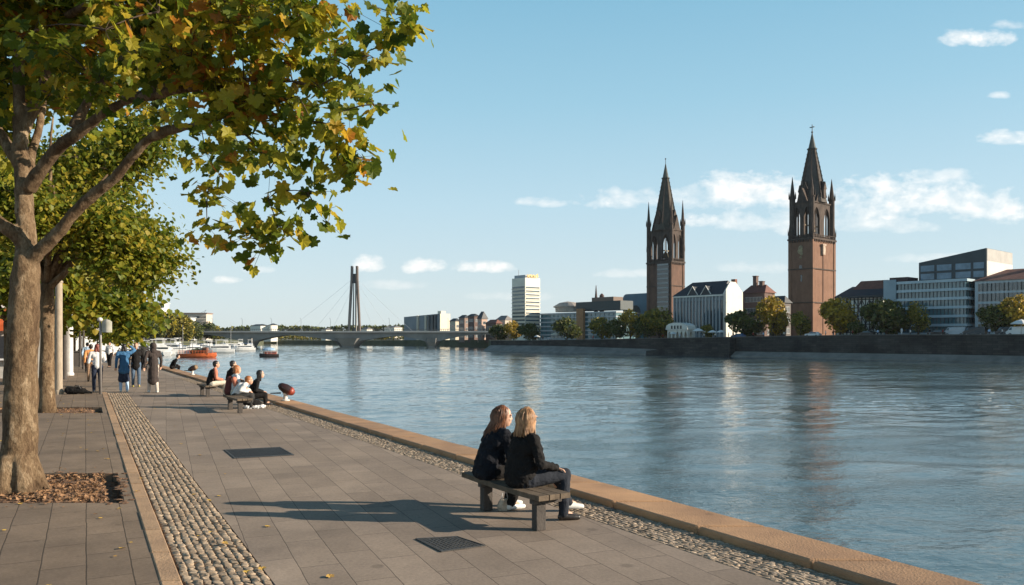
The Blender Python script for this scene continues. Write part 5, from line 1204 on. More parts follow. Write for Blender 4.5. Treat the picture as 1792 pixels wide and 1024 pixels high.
for px in (1213, 1236):                                # gabled dormers
    y = yat(px, C); b = MB(); b.add([(-.3, y - 2.3, H + .1), (-.3, y + 2.3, H + .1), (-.3, y, H + 3.3), (W_ * .3, y - .05, H + 3.3), (.6, y - 2.3, H + .1), (.6, y + 2.3, H + .1)], [(0, 2, 1), (0, 4, 3, 2), (1, 2, 3, 5)]); b.build('dormer', ROOF, t)
    b = MB(); b.tube([(-.35, y - 2.2, H + .2), (-.35, y, H + 3.3), (-.35, y + 2.2, H + .2)], .16, 4); b.build('bargeboard', WH, t)
n = 15
for i in range(n):
    y = L_ * (i + .5) / n; b = MB(); b.b2(-.03, .1, y - L_ / n * .30, y + L_ / n * .30, H * .14, H * .88); b.build('window_strip', GLB if i % 3 else GLASS, t)
    b = MB(); b.b2(-.4, -.002, y + L_ / n * .36, y + L_ / n * .60, -.5, H - .2); b.build('pilaster', mat('pale_pilaster', (.50, .53, .54), None, .6), t)
b = MB(); b.b2(-.6, 0, -.1, L_, H - .55, H - .02); b.build('eaves', WH, t)
b = MB(); b.b2(hx_ + 3, hx_ + 4.4, L_ * .06, L_ * .06 + 1.6, H, zz(486, C)); b.build('chimney', BR, t)
# ---- brick houses between the hall and the right tower
BRK = mat('dull_brick', (.16, .10, .08), (.11, .07, .06), .85, .5); RT = mat('red_tiles', (.21, .085, .06), (.13, .058, .042), .8, .9)
def house(label, pl, pc, pr, off, yE, yR, wm, rm, nr, nc, hip=.3, group='old houses behind the quay', gc=2, ww=1.1, wh=1.6, Yc=None, zb=None, name='town_house'):
    t, C, L_, W_ = building(name, label, 'house', pl, pc, pr, off, Yc, group, zb)
    H = zz(yE, C); zr = zz(yR, C); b = MB(); b.b2(0, W_, 0, L_, -1, H); b.build('wall', wm, t); e_ = .5
    b = MB(); h_ = L_ * hip / 2; h2 = min(h_, L_ * .45)
    b.add([(-e_, -e_, H), (W_ + e_, -e_, H), (W_ + e_, L_ + e_, H), (-e_, L_ + e_, H), (W_ / 2, h2, zr), (W_ / 2, L_ - h2, zr)], [(0, 1, 4), (1, 2, 5, 4), (2, 3, 5), (3, 0, 4, 5), (3, 2, 1, 0)]); b.build('roof', rm, t)
    windows(t, 'r', L_, .8, H - .4, nr, nc, ww, wh)
    if gc: windows(t, 'g', W_, .8, H - .4, nr, gc, ww, wh)
    return t, C, L_, W_, H, zr
t, C, L_, W_, H, zr = house('brick house with dark red tiled roof and a tall chimney right of the white gable', 1300, 1338, 1356, 45, 512, 497, BRK, RT, 4, 6)
for px, top in ((1314, 482), (1325, 492)): b = MB(); y = yat(px, C); b.b2(W_ * .35, W_ * .35 + 1.5, y - .7, y + .7, H, zz(top, C)); b.b2(W_ * .35 - .15, W_ * .35 + 1.65, y - .85, y + .85, zz(top, C), zz(top, C) + .3); b.build('chimney', BRK, t)
house('lower dark brick house left of the right church tower, behind the yellow tree', 1346, 1372, 1384, 20, 530, 517, mat('dark_render', (.16, .14, .13), None, .9), ROOF, 3, 5)
# ---- half-timbered house
t, C, L_, W_, H, zr = house('half-timbered white house with a dark roof topped by red tiles beside the right church tower', 1463, 1549, 1580, 24, 517, 497, WH, ROOF, 1, 1, gc=0, ww=.5, wh=.5)
for o in kids(t):
    if o.name.startswith('window'): bpy.data.objects.remove(o)
b = MB(); TB = mat('black_timber', (.03, .025, .022), None, .8); r_ = random.Random(9); n = 13
for i in range(n + 1): y = L_ * i / n; b.b2(-.16, -.003, y - .14, y + .14, 0, H)
for k in range(5): zq = H * (k + .6) / 5; b.b2(-.15, -.004, 0, L_, zq - .13, zq + .13)
for i in range(n):
    for k in range(4):
        y0, y1 = L_ * i / n, L_ * (i + 1) / n; z0, z1 = H * (k + .6) / 5, H * (k + 1.6) / 5
        if (i + k) % 2: y0, y1 = y1, y0
        if (i * 3 + k * 2) % 5 == 0: continue
        b.tube([(-.09, y0, z0), (-.12, (y0 + y1) / 2, (z0 + z1) / 2), (-.09, y1, z1)], .12, 4)
b.build('timber_frame', TB, t)
windows(t, 'r', L_, H * .12, H * .95, 4, 13, .9, 1.1, mull=1, m0=.0, skip=lambda i, j: (i * 3 + j) % 3 != 0)
windows(t, 'g', W_, .8, H - .4, 4, 3, 1.1, 1.5)
b = MB(); b.b2(-.9, .5, 0, L_, H - .5, H + .2); b.build('dark_eaves', ROOF, t)
b = MB(); ya, yb = L_ * .05, L_ * .8; b.add([(W_ * .30, ya, zr - 1.5), (W_ * .72, ya, zr - 1.5), (W_ * .72, yb, zr - 1.5), (W_ * .3, yb, zr - 1.5), (W_ / 2, ya + 1, zr + 1.6), (W_ / 2, yb - 2, zr + 1.6)], [(0, 1, 4), (1, 2, 5, 4), (2, 3, 5), (3, 0, 4, 5)]); b.build('roof_ridge', RT, t)
# ---- modern glass building
DK = mat('dark_blue_panel', (.035, .055, .065), (.025, .04, .05), .45, .3)
t, C, L_, W_ = building('glass_office', 'modern stepped glass office with curved white floor bands and a dark upper block', 'office building', 1550, 1690, 1712, 20)
H = zz(487, C); W_ = max(W_, 6)
b = MB(); b.b2(0, W_ + 14, 0, L_, -1, H); b.build('glass_wall', GLT, t); n = 7
for i in range(n):
    zq = .2 + (H - 1) * i / (n - 1); b = MB(); b.b2(-.55, W_ + .2, -.55, L_ + .05, zq, zq + .72); b.build('floor_band', mat('pale_band', (.46, .56, .61), (.36, .46, .51), .35, .3), t)
for i in range(22): b = MB(); y = L_ * (i + .5) / 22; b.b2(-.2, -.003, y - .06, y + .06, 0, H); b.build('mullion', DKM, t)
for i in range(6): b = MB(); x = W_ * (i + .5) / 6; b.b2(x - .06, x + .06, -.2, -.003, 0, H); b.build('mullion', DKM, t)
y0, y1 = yat(1570, C), yat(1549, C); b = MB(); b.b2(-.8, -.556, y0, L_ + .3, -1, H + .6); b.build('stair_tower', mat('pale_blue_glass', (.25, .36, .42), (.18, .27, .33), .2, .2), t)
# upper block
t2, C2_, L2, W2 = building('upper_block', 'x', 'x', 1608, 1726, 1771, 27)
bpy.data.objects.remove(t2)
dz = C2_.z - C.z; off_ = (C2_ - C); ox = off_.dot(E); oy = off_.dot(T)
z0, z1a, z1b = H + .02, zz(434, C2_) + dz, zz(452, C2_) + dz
b = MB(); b.hexa([(ox, oy, z0), (ox + W2, oy, z0), (ox + W2, oy, z1a), (ox, oy, z1a)], [(ox, oy + L2, z0), (ox + W2, oy + L2, z0), (ox + W2, oy + L2, z1b), (ox, oy + L2, z1b)]); b.build('upper_block', DK, t)
zc0 = zz(456, C2_) + dz
b = MB(); b.b2(ox + .3, ox + W2, oy - .12, oy - .003, z0, zc0); b.build('pale_side_cladding', mat('beige_cladding', (.62, .58, .52), (.52, .49, .45), .6, .3), t)
b = MB(); b.b2(ox + .3, ox + W2, oy - .14, oy - .003, zc0 + .02, z1a - .1); b.build('grey_side_cladding', mat('grey_cladding', (.38, .36, .33), None, .6, .3), t)
for row in range(2):
    for (a0, a1) in ((.03, .24), (.28, .50), (.56, .78), (.82, .97)):
        zq = z0 + .6 + row * (z1b - z0) * .42; b = MB(); b.b2(ox - .09, ox - .002, oy + L2 * (1 - a1), oy + L2 * (1 - a0), zq, zq + (z1b - z0) * .30); b.build('window_strip', mat('sky_reflection_glass', (.16, .27, .36), (.08, .16, .22), .05, .3), t)  # the blue sky reflection is put into the colour of these strips
b = MB(); ya = yat(1583, C); b.b2(2, 9, ya, L_ - .2, H + .02, zz(478, C)); b.build('dark_roof_box', mat('maroon_box', (.07, .035, .035), None, .7), t)
# ---- white block with red roof, right edge
PW = mat('pale_grey_render', (.52, .59, .63), (.44, .50, .54), .8, .3)
t, C, L_, W_, H, zr = house('pale office block with blue windows and a sloping red tile roof at the right edge', 1706, 1836, 1880, 22, 486, 462, PW, RT, 5, 15, gc=4, ww=1.3, wh=2.0, name='office_block', hip=.5)
b = MB(); y = yat(1786, C); b.b2(W_ * .4, W_ * .4 + 2, y - 1, y + 1, H, zr + 1.4); b.build('chimney', BRK, t)
# ---- behind the bridge: grey block, beige block, brown houses
GR = mat('grey_concrete', (.25, .27, .29), (.19, .21, .23), .8, .1); BG = mat('beige_concrete', (.62, .54, .42), (.5, .43, .33), .8, .1)
t, C, L_, W_ = building('grey_block', 'long windowless grey block with pale vertical piers and a sunlit beige end, behind the bridge', 'building', 707, 769, 787, 0, 560, zb=-.5)
H = zz(549, C); b = MB(); b.hexa([(0, 0, -1), (W_, 0, -1), (W_, 0, H), (0, 0, H)], [(0, L_, -1), (W_, L_, -1), (W_, L_, H - 1.5), (0, L_, H - 1.5)]); b.build('wall', GR, t)
for px in (732, 746, 752, 758, 763): b = MB(); y = yat(px, C); b.b2(-1, -.01, y - 1, y + 1, -1, H - .8); b.build('pier', BG if px < 750 else DK, t)
b = MB(); b.b2(.2, W_, -.6, -.01, -1, H); b.build('end_wall', mat('sunlit_beige', (.80, .72, .58), None, .8), t)  # brighter beige, the sunlight on this end is put into its colour
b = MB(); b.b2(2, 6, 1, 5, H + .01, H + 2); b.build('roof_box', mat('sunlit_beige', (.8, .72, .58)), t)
GH = 'brown houses behind the right end of the bridge'
house('small beige house right of the grey block', 787, 797, 806, 0, 562, 557, BG, ROOF, 2, 3, Yc=520, zb=-.3, group=GH)
house('brown house with flat-topped roof, second from the grey block', 803, 813, 822, 0, 556, 551, mat('brown_render', (.30, .21, .17), None, .9), ROOF, 3, 3, Yc=500, zb=-.3, group=GH)
house('tall brown house with a rounded dark roof and chimney', 819, 830, 838, 0, 553, 549, BRK, ROOF, 3, 3, Yc=490, zb=-.3, group=GH)
house('pinkish house with a steep dark roof right of the tall brown one', 836, 843, 853, 0, 558, 545, mat('pink_render', (.55, .38, .30), None, .9), ROOF, 3, 2, Yc=480, zb=-.3, group=GH)
house('low brown house with a red roof left of the high-rise', 850, 868, 879, 0, 566, 559, BRK, RT, 2, 4, Yc=460, zb=-.2, group=GH)
house('cream house with a grey roof just left of the high-rise', 868, 884, 897, 0, 560, 552, mat('cream_render', (.62, .52, .42), None, .9), mat('grey_tiles', (.22, .2, .19), None, .8), 3, 3, Yc=470, zb=-.2, group=GH)
# low houses behind the bridge on the left
for (a, b_, c, yt, lab) in ((438, 456, 470, 567, 'low white house behind the left part of the bridge'), (470, 474, 486, 566, 'white box-like house with a dark roof behind the left part of the bridge'), (632, 642, 652, 573, 'small white house right behind the bridge pylon'), (672, 690, 704, 570, 'long pale house left of the grey block behind the bridge'), (562, 570, 582, 574, 'pale blue-white shed left of the bridge pylon')):
    house(lab, a, b_, c, 0, yt + 3, yt, WH, ROOF if yt < 570 else mat('grey_tiles', (.22, .2, .19)), 1, 3, Yc=720, zb=-1, group='low houses on the shore behind the bridge', gc=1)
# left bank buildings
def lb_house(name, label, pl, pr, Y, yt, yb, wm, nr, nc, band=None, roofm=None):
    p0, p1 = ray(pl, 590, Y), ray(pr, 590, Y); t = thing(name, label, 'building', (p0.x, Y, -.15), 0.0); Ln = p1.x - p0.x; H = EYE + (HZ - yt) / F * Y + .15
    b = MB(); b.b2(0, Ln, 0, 12, -1, H); b.build('wall', wm, t)
    b = MB(); b.b2(-.6, Ln + .8, -.8, 12, H, H + .7); b.build('roof', roofm or GR, t)
    if band:
        for i in range(nr): zq = H - 4.2 * (i + 1) + .8; b = MB(); b.b2(.4, Ln - .4, -.08, -.003, zq, zq + 1.5); b.build('window_band', GLASS, t); 
        for i in range(nr): zq = H - 4.2 * (i + 1) - .1; b = MB(); b.b2(-.3, Ln + .5, -.9, -.003, zq, zq + .3); b.build('balcony', WH, t)
    return t, Ln, H
t, Ln, H = lb_house('flat_roofed_building', 'white flat-roofed building rising over the trees of the left bank', 250, 283, 560, 531, 560, WH, 5, 1, True, WH)
b = MB(); b.b2(Ln - 1.4, Ln + .6, -.5, 3, H - 3, H + .5); b.build('dark_shaft', DK, t)
t, Ln, H = lb_house('terraced_building', 'long beige building with brown bands and a roof crane over the left bank trees', 300, 361, 600, 549, 575, mat('beige_render', (.62, .53, .45), None, .8), 4, 1, True, mat('brown_roof_band', (.28, .2, .17), None, .8))
b = MB(); b.tube([(Ln - 3, 2, H), (Ln - 1, 2, H + 2.6)], .14, 5); b.tube([(Ln - 5, 2, H + .6), (Ln - .6, 2, H + 2.9)], .1, 5); b.build('roof_crane', GR, t)
t, Ln, H = lb_house('low_terrace', 'low pale terrace on the left bank under the long beige building', 262, 330, 540, 556, 580, WH, 3, 1, True)

# ------------------------------------------------------------------ bridge
BYc = 468.0; CON = mat('bridge_concrete', (.30, .28, .255), (.19, .18, .17), .85, .12, world=True); COND = mat('bridge_dark_steel', (.10, .105, .11), (.07, .075, .08), .7, .2, world=True)
bx = lambda px, Y=BYc: (px - 896) / F * Y
BT = thing('bridge', 'grey girder bridge with haunched piers and a twin-legged pylon spanning the river', 'bridge', (bx(620), BYc, WZ))
X0 = bx(620); zt_ = 5.6 - WZ
xs0, xs1 = bx(330) - X0, bx(872) - X0
piers = [(bx(440) - X0, 11, 0), (bx(612) - X0, 17, 1), (bx(757) - X0, 11, 0)]
def under(x):
    z = zt_ - 2.2
    for (px_, w, k) in piers: 
        d = abs(x - px_) / (w * 2.7)
        if d < 1: z = min(z, zt_ - 2.0 - 5.2 * (1 - d) ** 1.9)
    return z
b = MB(); n = 110; prev = None
for i in range(n + 1):
    x = xs0 + (xs1 - xs0) * i / n; u = under(x); s = [(x, -6.5, u), (x, 6.5, u), (x, 6.5, zt_ - .9), (x, -6.5, zt_ - .9)]
    if prev: b.hexa(prev, s)
    prev = s
b.build('girder', CON, BT)
b = MB(); b.b2(xs0, xs1, -8.2, 8.2, zt_ - .896, zt_); b.build('deck', mat('pale_deck_edge', (.38, .38, .36), (.30, .30, .29), .8, .2), BT)
for y in (-8, 8):
    b = MB()
    for i in range(150): x = xs0 + (xs1 - xs0) * i / 150; b.b2(x, x + .1, y - .05, y + .05, zt_, zt_ + 1.05)
    b.b2(xs0, xs1, y - .07, y + .07, zt_ + 1.05, zt_ + 1.17); b.build('railing', COND, BT)
for (px_, w, k) in piers:                                # boat-shaped piers
    b = MB(); ws = w * (.62 if k else .5)
    def ring(z, s): return [(px_ + ws * s * .0 - ws * s, 0, z), (px_ - ws * s * .55, -8 * s - 1, z), (px_ + ws * s * .55, -8 * s - 1, z), (px_ + ws * s, 0, z), (px_ + ws * s * .55, 8 * s + 1, z), (px_ - ws * s * .55, 8 * s + 1, z)]
    R_ = [ring(-1, .52), ring(.8, .56), ring(3.2, .8), ring(zt_ - 4.2, 1.05 if k else .9)]
    vs_ = [v for r in R_ for v in r]; fs_ = [(i * 6 + j, i * 6 + (j + 1) % 6, (i + 1) * 6 + (j + 1) % 6, (i + 1) * 6 + j) for i in range(3) for j in range(6)] + [tuple(range(18, 24)), (5, 4, 3, 2, 1, 0)]
    b.add(vs_, fs_); b.build('pier', CON, BT)
ptop = EYE + (HZ - 466) / F * BYc - WZ
for s in (-1, 1):                                        # pylon legs lean together, fork at the top
    b = MB(); pts = [(s * 3.2 + .3, -1.5, zt_ - 2), (s * 2.7 + .3, -1.2, zt_ + 10), (s * 1.6 + .3, -.8, ptop - 8), (s * 1.45 + .3, -.6, ptop)]
    for a, c in zip(pts, pts[1:]):
        w0 = .52
        b.hexa([(a[0] - w0, a[1] - 1.6, a[2]), (a[0] + w0, a[1] - 1.6, a[2]), (a[0] + w0, a[1] + 1.6, a[2]), (a[0] - w0, a[1] + 1.6, a[2])], [(c[0] - w0, c[1] - 1.6, c[2]), (c[0] + w0, c[1] - 1.6, c[2]), (c[0] + w0, c[1] + 1.6, c[2]), (c[0] - w0, c[1] + 1.6, c[2])])
    b.build('pylon_leg', mat('pylon_brown', (.16, .12, .095), (.10, .08, .07), .7, .2, world=True) if s > 0 else COND, BT)
b = MB(); b.b2(-1.1, 1.6, -1.2, .5, ptop - 10, ptop - 4.5); b.build('pylon_crossbeam', COND, BT)
b = MB(); b.b2(.4, 1.2, .2, 1.4, zt_, ptop - 10); b.build('pylon_core', mat('pale_core', (.55, .5, .45), None, .7), BT)
b = MB(); b.tube([(-.6, -.5, zt_), (-.2, -.5, ptop - 10)], [.5, .3], 6); b.build('pylon_strut', COND, BT)
CABM = mat('cable_steel', (.6, .62, .64), None, .5)
for (xe, zt0) in ((bx(500) - X0, ptop - 7.5), (bx(548) - X0, ptop - 10), (bx(580) - X0, ptop - 13), (bx(722) - X0, ptop - 7.5), (bx(684) - X0, ptop - 10), (bx(655) - X0, ptop - 13)):
    b = MB(); a = Vector((.3 + (1.5 if xe > 0 else -1.5), 0, zt0)); c = Vector((xe, 0, zt_)); mid = a.lerp(c, .5) - Vector((0, 0, abs(xe) * .03)); b.tube(bez(a, mid, c, 8), .05, 4); b.build('cable', CABM, BT)
b = MB()
for x in [xs0 + 12 + i * 17.5 for i in range(10)]:
    if abs(x) < 6: continue
    b = MB(); b.tube([(x, 6, zt_), (x, 6, zt_ + 7), (x, 4.4, zt_ + 7.6)], [.11, .07, .06], 5); b.box((x, 4.1, zt_ + 7.6), (.3, .8, .16)); b.build('lamp_post', COND, BT)
b = MB(); b.b2(xs0 - 30, xs0 + .02, -8, 8, 0, zt_ - 1); b.b2(xs1 - .02, xs1 + 26, -8, 8, 0, zt_ - 1); b.build('abutment', stone, BT)

# ------------------------------------------------------------------ vehicles and things on the far quay
PAINT = {k: mat('paint_' + k, c, tuple(x * .9 for x in c), .25, 2) for k, c in dict(white=(.75, .75, .74), silver=(.42, .44, .46), black=(.02, .02, .025), blue=(.05, .12, .25), red=(.35, .03, .03)).items()}
RUB = mat('tyre_rubber', (.02, .02, .02), None, .9); RIM = mat('rim_metal', (.4, .4, .42), None, .4, metal=.6)
def car(label, loc, rz, paint, van=False, group='cars parked on the far quay'):
    t = thing('parked_van' if van else 'parked_car', label, 'van' if van else 'car', loc, rz, group); Lc = 5.2 if van else 4.4; hw = .92; b = MB()
    if van: pf = [(-2.6, .35), (2.5, .35), (2.6, .9), (2.15, 1.25), (1.6, 2.15), (-2.5, 2.2), (-2.6, 1.0)]
    else: pf = [(-2.2, .32), (2.15, .32), (2.2, .7), (1.95, .88), (.95, 1.0), (.35, 1.42), (-1.2, 1.45), (-1.85, 1.02), (-2.2, .95)]
    n = len(pf); ins = lambda z: hw - (max(0, z - .95) * .22)
    b.add([(x, -ins(z), z) for x, z in pf] + [(x, ins(z), z) for x, z in pf], [tuple(range(n)), tuple(range(2 * n - 1, n - 1, -1))] + [(i, i + n, (i + 1) % n + n, (i + 1) % n) for i in range(n)]); b.build('body', PAINT[paint], t, bevel=.05)
    for s in (-1, 1):
        b = MB(); q = [(1.3, 1.35), (2.0, 1.35), (1.55, 2.0), (1.25, 2.0)] if van else [(-1.55, 1.02), (.8, 1.0), (.3, 1.36), (-1.15, 1.38)]
        b.add([(x, s * (ins(z) + .015), z) for x, z in q], [(0, 1, 2, 3) if s < 0 else (3, 2, 1, 0)]); b.build('side_window', GLASS, t)
    b = MB(); q = [(2.14, 1.3), (1.63, 2.08)] if van else [(.93, 1.03), (.38, 1.39)]
    b.add([(q[0][0] + .03, -.75, q[0][1]), (q[0][0] + .03, .75, q[0][1]), (q[1][0] + .03, .65, q[1][1]), (q[1][0] + .03, -.65, q[1][1])], [(0, 1, 2, 3)]); b.build('windscreen', GLASS, t)
    for x in (-Lc * .31, Lc * .31):
        for s in (-1, 1):
            b = MB(); M3 = Matrix.Rotation(math.pi / 2, 3, 'X'); b.lathe((x, s * .82, .33), [(.33, -.1), (.33, .1)], 16, rot=M3); w = b.build('wheel', RUB, t)
            b = MB(); b.lathe((x, s * .82, .33), [(.19, -.115), (.19, .115)], 12, rot=M3); b.build('rim', RIM, w)
    for y in (-.65, .65): b = MB(); b.b2(2.1 if not van else 2.5, 2.23 if not van else 2.62, y - .15, y + .15, .66, .78); b.build('headlight', mat('headlight', (.8, .8, .75), None, .1), t)
    return t
def fq(px, off=3.0):
    k = (px - 896) / F; Yb = (120 + .857 * 187 + E.x * off + .857 * E.y * off) / (k + .857); return Vector((k * Yb, Yb, zland(Yb)))
TA = math.atan2(T.y, T.x)
car('white car parked at the foot of the right church tower', fq(1423, 4), TA, 'white')
car('dark car parked left of the half-timbered house', fq(1516, 4), TA, 'black')
car('dark car parked in front of the glass office, nearer its left end', fq(1640, 4.5), TA, 'black')
car('long pale silver van parked in front of the glass office', fq(1672, 5), TA, 'silver', True)
car('black van parked at the right end of the glass office', fq(1706, 4.5), TA, 'black', True)
car('dark van parked under the trees at the right edge', fq(1764, 4.5), TA, 'black', True)
car('white van parked at the right edge of the picture under the yellow-topped tree', fq(1783, 4), TA, 'white', True)
car('blue car parked right of the white pavilion', fq(1292, 4), TA, 'blue')
car('silver car parked below the high-rise', fq(957, 4), TA, 'silver')
# white pavilion cafe
t, C, L_, W_ = building('cafe_pavilion', 'white cafe pavilion with arched dark openings and a rounded roof below the left church tower', 'cafe', 1168, 1203, 1216, 5)
H = zz(577, C); H2 = zz(565, C); b = MB(); 
wall_arches(b, 0, L_, -.2, H, [(L_ * (i + .5) / 5, L_ * .065, 0, H * .5, H * .8) for i in range(5)], .4, lambda u, d, z: (d, u, z))
wall_arches(b, .4, W_, -.2, H, [(W_ * .5, W_ * .2, 0, H * .5, H * .8)], .4, lambda u, d, z: (u, d, z)); b.b2(W_ - .4, W_, .4, L_, -.2, H); b.b2(.4, W_ - .4, L_ - .4, L_, -.2, H)
b.build('wall', WH, t)
b = MB(); n = 8
for i in range(n):
    a0, a1 = math.pi * i / n, math.pi * (i + 1) / n; f = lambda a: (L_ / 2 - L_ * .55 * math.cos(a), H + .02 + (H2 - H) * math.sin(a) ** .6 + .1)
    (ya, za), (yb, zb) = f(a0), f(a1); b.hexa([(-.5, ya, H), (W_, ya, H), (W_, ya, za), (-.5, ya, za)], [(-.5, yb, H), (W_, yb, H), (W_, yb, zb), (-.5, yb, zb)])
b.build('roof', WH, t)
for i in range(4): b = MB(); y = L_ * (.28 + .15 * i); b.b2(-.55, -.503, y - .35, y + .35, H + .25, H + 1.4); b.build('roof_window', GLASS, t)
# parasols
def parasol(label, px, off, m, s=1.0, closed=False):
    p = fq(px, off); t = thing('parasol', label, 'parasol', p, 0, 'parasols of the quay cafes'); b = MB(); b.tube([(0, 0, 0), (0, 0, 2.6 * s)], .06, 6); b.build('pole', FRM, t)
    b = MB(); b.lathe((0, 0, 0), [(1.7 * s, 2.1 * s), (1.75 * s, 2.2 * s), (.9 * s, 2.7 * s), (.08, 3.0 * s)] if not closed else [(.15, 1.2), (.3, 1.6), (.2, 2.6), (.05, 3.0)], 8); b.build('canopy', m, t)
WCV = cloth('white_canvas', (.80, .78, .74), (.72, .70, .66))
for px, off, s, lab in ((1222, 3, 1.15, 'white parasol just right of the white pavilion'), (1234, 5, 1.0, 'white parasol, second right of the pavilion'), (1247, 3, .9, 'small white parasol, third right of the pavilion'), (1262, 4, .9, 'white parasol in front of the white gable'), (972, 3, 1.1, 'cream parasol left of the orange-brown pier'), (940, 3, .8, 'white parasol below the high-rise'), (1178, 2.5, .8, 'white parasol on the left of the pavilion'), (1787, 3, 1.3, 'pale parasol cut by the right edge of the picture')):
    parasol(lab, px, off, WCV if px != 972 else CREAM, s)
# far people: five built, the rest copies
protos = []
GF_ = 'people on the far quay'
specs = [(WHITEC, DENIM), (BLACK, GREYC), (REDC, BLACK), (PALEB, NAVY), (CREAM, BROWNC)]
spots = [(990, 2, 'person strolling left of the orange-brown pier'), (1004, 2, 'person standing before the banded office left of the pier'), (1038, 2, 'person just right of the orange-brown pier'), (1058, 2, 'person under the olive tree near the pier'), (1091, 2, 'person under the golden tree'), (1108, 2, 'person right of the golden tree trunk'),
         (1136, 2, 'person under the broad olive-topped tree'), (1160, 2, 'person at the left of the pavilion'), (1190, 2, 'person in front of the pavilion door'), (1252, 2, 'person between the parasols'), (1275, 2, 'person before the white gable'), (1283, 2.5, 'person beside the blue car'), (1318, 2, 'person under the broad tree before the brick houses'),
         (1336, 2, 'person left of the tall yellow tree'), (1372, 2, 'person just left of the right church tower'), (1445, 2, 'person right of the white car'), (1458, 2.4, 'person under the large golden tree'), (1492, 2, 'person between golden tree and dark car'), (1536, 2, 'person under the large dark green tree'), (1578, 1.5, 'tall person all in white at the wall beside the dark green tree'),
         (1593, 2, 'person below the narrow yellow-green tree'), (1627, 2, 'person left of the glass office'), (1650, 2, 'person before the silver van'), (1731, 2, 'person left of the dark van'), (1754, 2, 'person in pale clothes by the dark van'), (1232, 1.6, 'person at the wall under the second parasol'), (950, 2, 'person beside the silver car')]
for i, (px, off, lab) in enumerate(spots):
    p = fq(px, off)
    k = 0 if px in (1578, 1754) else i % 5
    if len(protos) < 5:
        k = len(protos); q = make_person(lab + ['', ' in dark clothes', ' in a red top', ' in a pale blue top', ' in a cream top'][k] if k else lab + ' in a white top', p, TA + i, stand(1.74, .08 * (i % 3)), specs[k][0], specs[k][1], HD, LEATHER, group=GF_, voxel=.035); protos.append(q)
    else: q = dup(protos[k], None, p, TA + i * 1.3, lab + [' in a white top', ' in dark clothes', ' in a red top', ' in a pale blue top', ' in a cream top'][k])
    if px == 1578: q['label'] = lab; q.scale = (1.15, 1.15, 1.25); recolor(q, 'trousers', WHITEC)

# ------------------------------------------------------------------ boats
GEL = mat('white_gelcoat', (.78, .77, .75), (.66, .65, .63), .3, 1.5); 
def hullmesh(Lb, Bm, D, m0, stripe=None):
    b = MB(); n = 9; st = []
    for i in range(n):
        u = i / (n - 1); w = Bm / 2 * (1 - max(0, u - .45) ** 2 * 3.0) * (.85 + .15 * min(1, u * 4)); w = max(w, .04); sh = D * (1 + .28 * u * u); x = -Lb / 2 + Lb * u
        st.append([(x, -w, sh), (x + .1 * u, -w * .86, sh * .35), (x - .15 * u * Lb * .25, -w * .45, -.35), (x - .15 * u * Lb * .25, w * .45, -.35), (x + .1 * u, w * .86, sh * .35), (x, w, sh)])
    vs_ = [v for s in st for v in s]; fs_ = []
    for i in range(n - 1):
        for j in range(5): fs_.append((i * 6 + j, (i + 1) * 6 + j, (i + 1) * 6 + j + 1, i * 6 + j + 1))
        fs_.append((i * 6 + 5, (i + 1) * 6 + 5, (i + 1) * 6, i * 6))
    fs_ += [(0, 1, 2, 3, 4, 5), tuple((n - 1) * 6 + j for j in range(5, -1, -1))]
    b.add(vs_, fs_); return b
def motorboat(label, loc, rz, Lb=9.0, hull=GEL, cab=GEL, decks=1, group='white motor boats moored along the left bank', canopy=None, mast=False, name='motor_boat'):
    t = thing(name, label, 'boat', loc, rz, group); Bm = Lb * .31; D = Lb * .13
    hullmesh(Lb, Bm, D, hull).build('hull', hull, t, smooth=False)
    b = MB(); z0 = D * 1.02; b.prism([(-Lb * .38, -Bm * .36), (Lb * .20, -Bm * .32), (Lb * .30, 0), (Lb * .20, Bm * .32), (-Lb * .38, Bm * .36)], z0 - .3, z0 + Lb * .10); b.build('cabin', cab, t)
    b = MB(); b.prism([(-Lb * .34, -Bm * .365), (Lb * .17, -Bm * .33), (Lb * .17, Bm * .33), (-Lb * .34, Bm * .365)], z0 + Lb * .03, z0 + Lb * .075); b.build('cabin_window', GLASS, t)
    zt0 = z0 + Lb * .10
    if decks > 1:
        b = MB(); b.prism([(-Lb * .30, -Bm * .30), (Lb * .05, -Bm * .28), (Lb * .12, 0), (Lb * .05, Bm * .28), (-Lb * .30, Bm * .30)], zt0, zt0 + Lb * .04); b.build('flybridge', cab, t)
        b = MB()
        for x in (-Lb * .25, Lb * .02):
            for y in (-Bm * .25, Bm * .25): b.tube([(x, y, zt0 + Lb * .04), (x, y, zt0 + Lb * .16)], .04, 5)
        b.b2(-Lb * .30, Lb * .06, -Bm * .3, Bm * .3, zt0 + Lb * .16, zt0 + Lb * .175); b.build('top_canopy', canopy or cab, t)
    elif canopy:
        b = MB(); b.b2(-Lb * .36, Lb * .02, -Bm * .3, Bm * .3, zt0 + Lb * .07, zt0 + Lb * .09)
        for x in (-Lb * .33, -.02):
            for y in (-Bm * .27, Bm * .27): b.tube([(x, y, zt0), (x, y, zt0 + Lb * .07)], .035, 5)
        b.build('top_canopy', canopy, t)
    if mast: b = MB(); b.tube([(0, 0, zt0), (0, 0, zt0 + Lb * .9)], [.07, .04], 6); b.tube([(0, 0, zt0 + .8), (-Lb * .4, 0, zt0 + .9)], .06, 6); b.build('mast', FRM, t)
    b = MB(); r0 = D * 1.3
    for s in (-1, 1):
        pts = [(Lb * u, s * Bm / 2 * (1 - max(0, u + .05) ** 2 * 3.0) * .95, D * (1 + .28 * (u + .5) ** 2) + .55) for u in (-.1, .1, .25, .38, .47)]; b.tube(pts, .03, 4)
        for q in pts: b.tube([(q[0], q[1], q[2] - .55), q], .025, 4)
    b.build('rail', FRM, t); return t
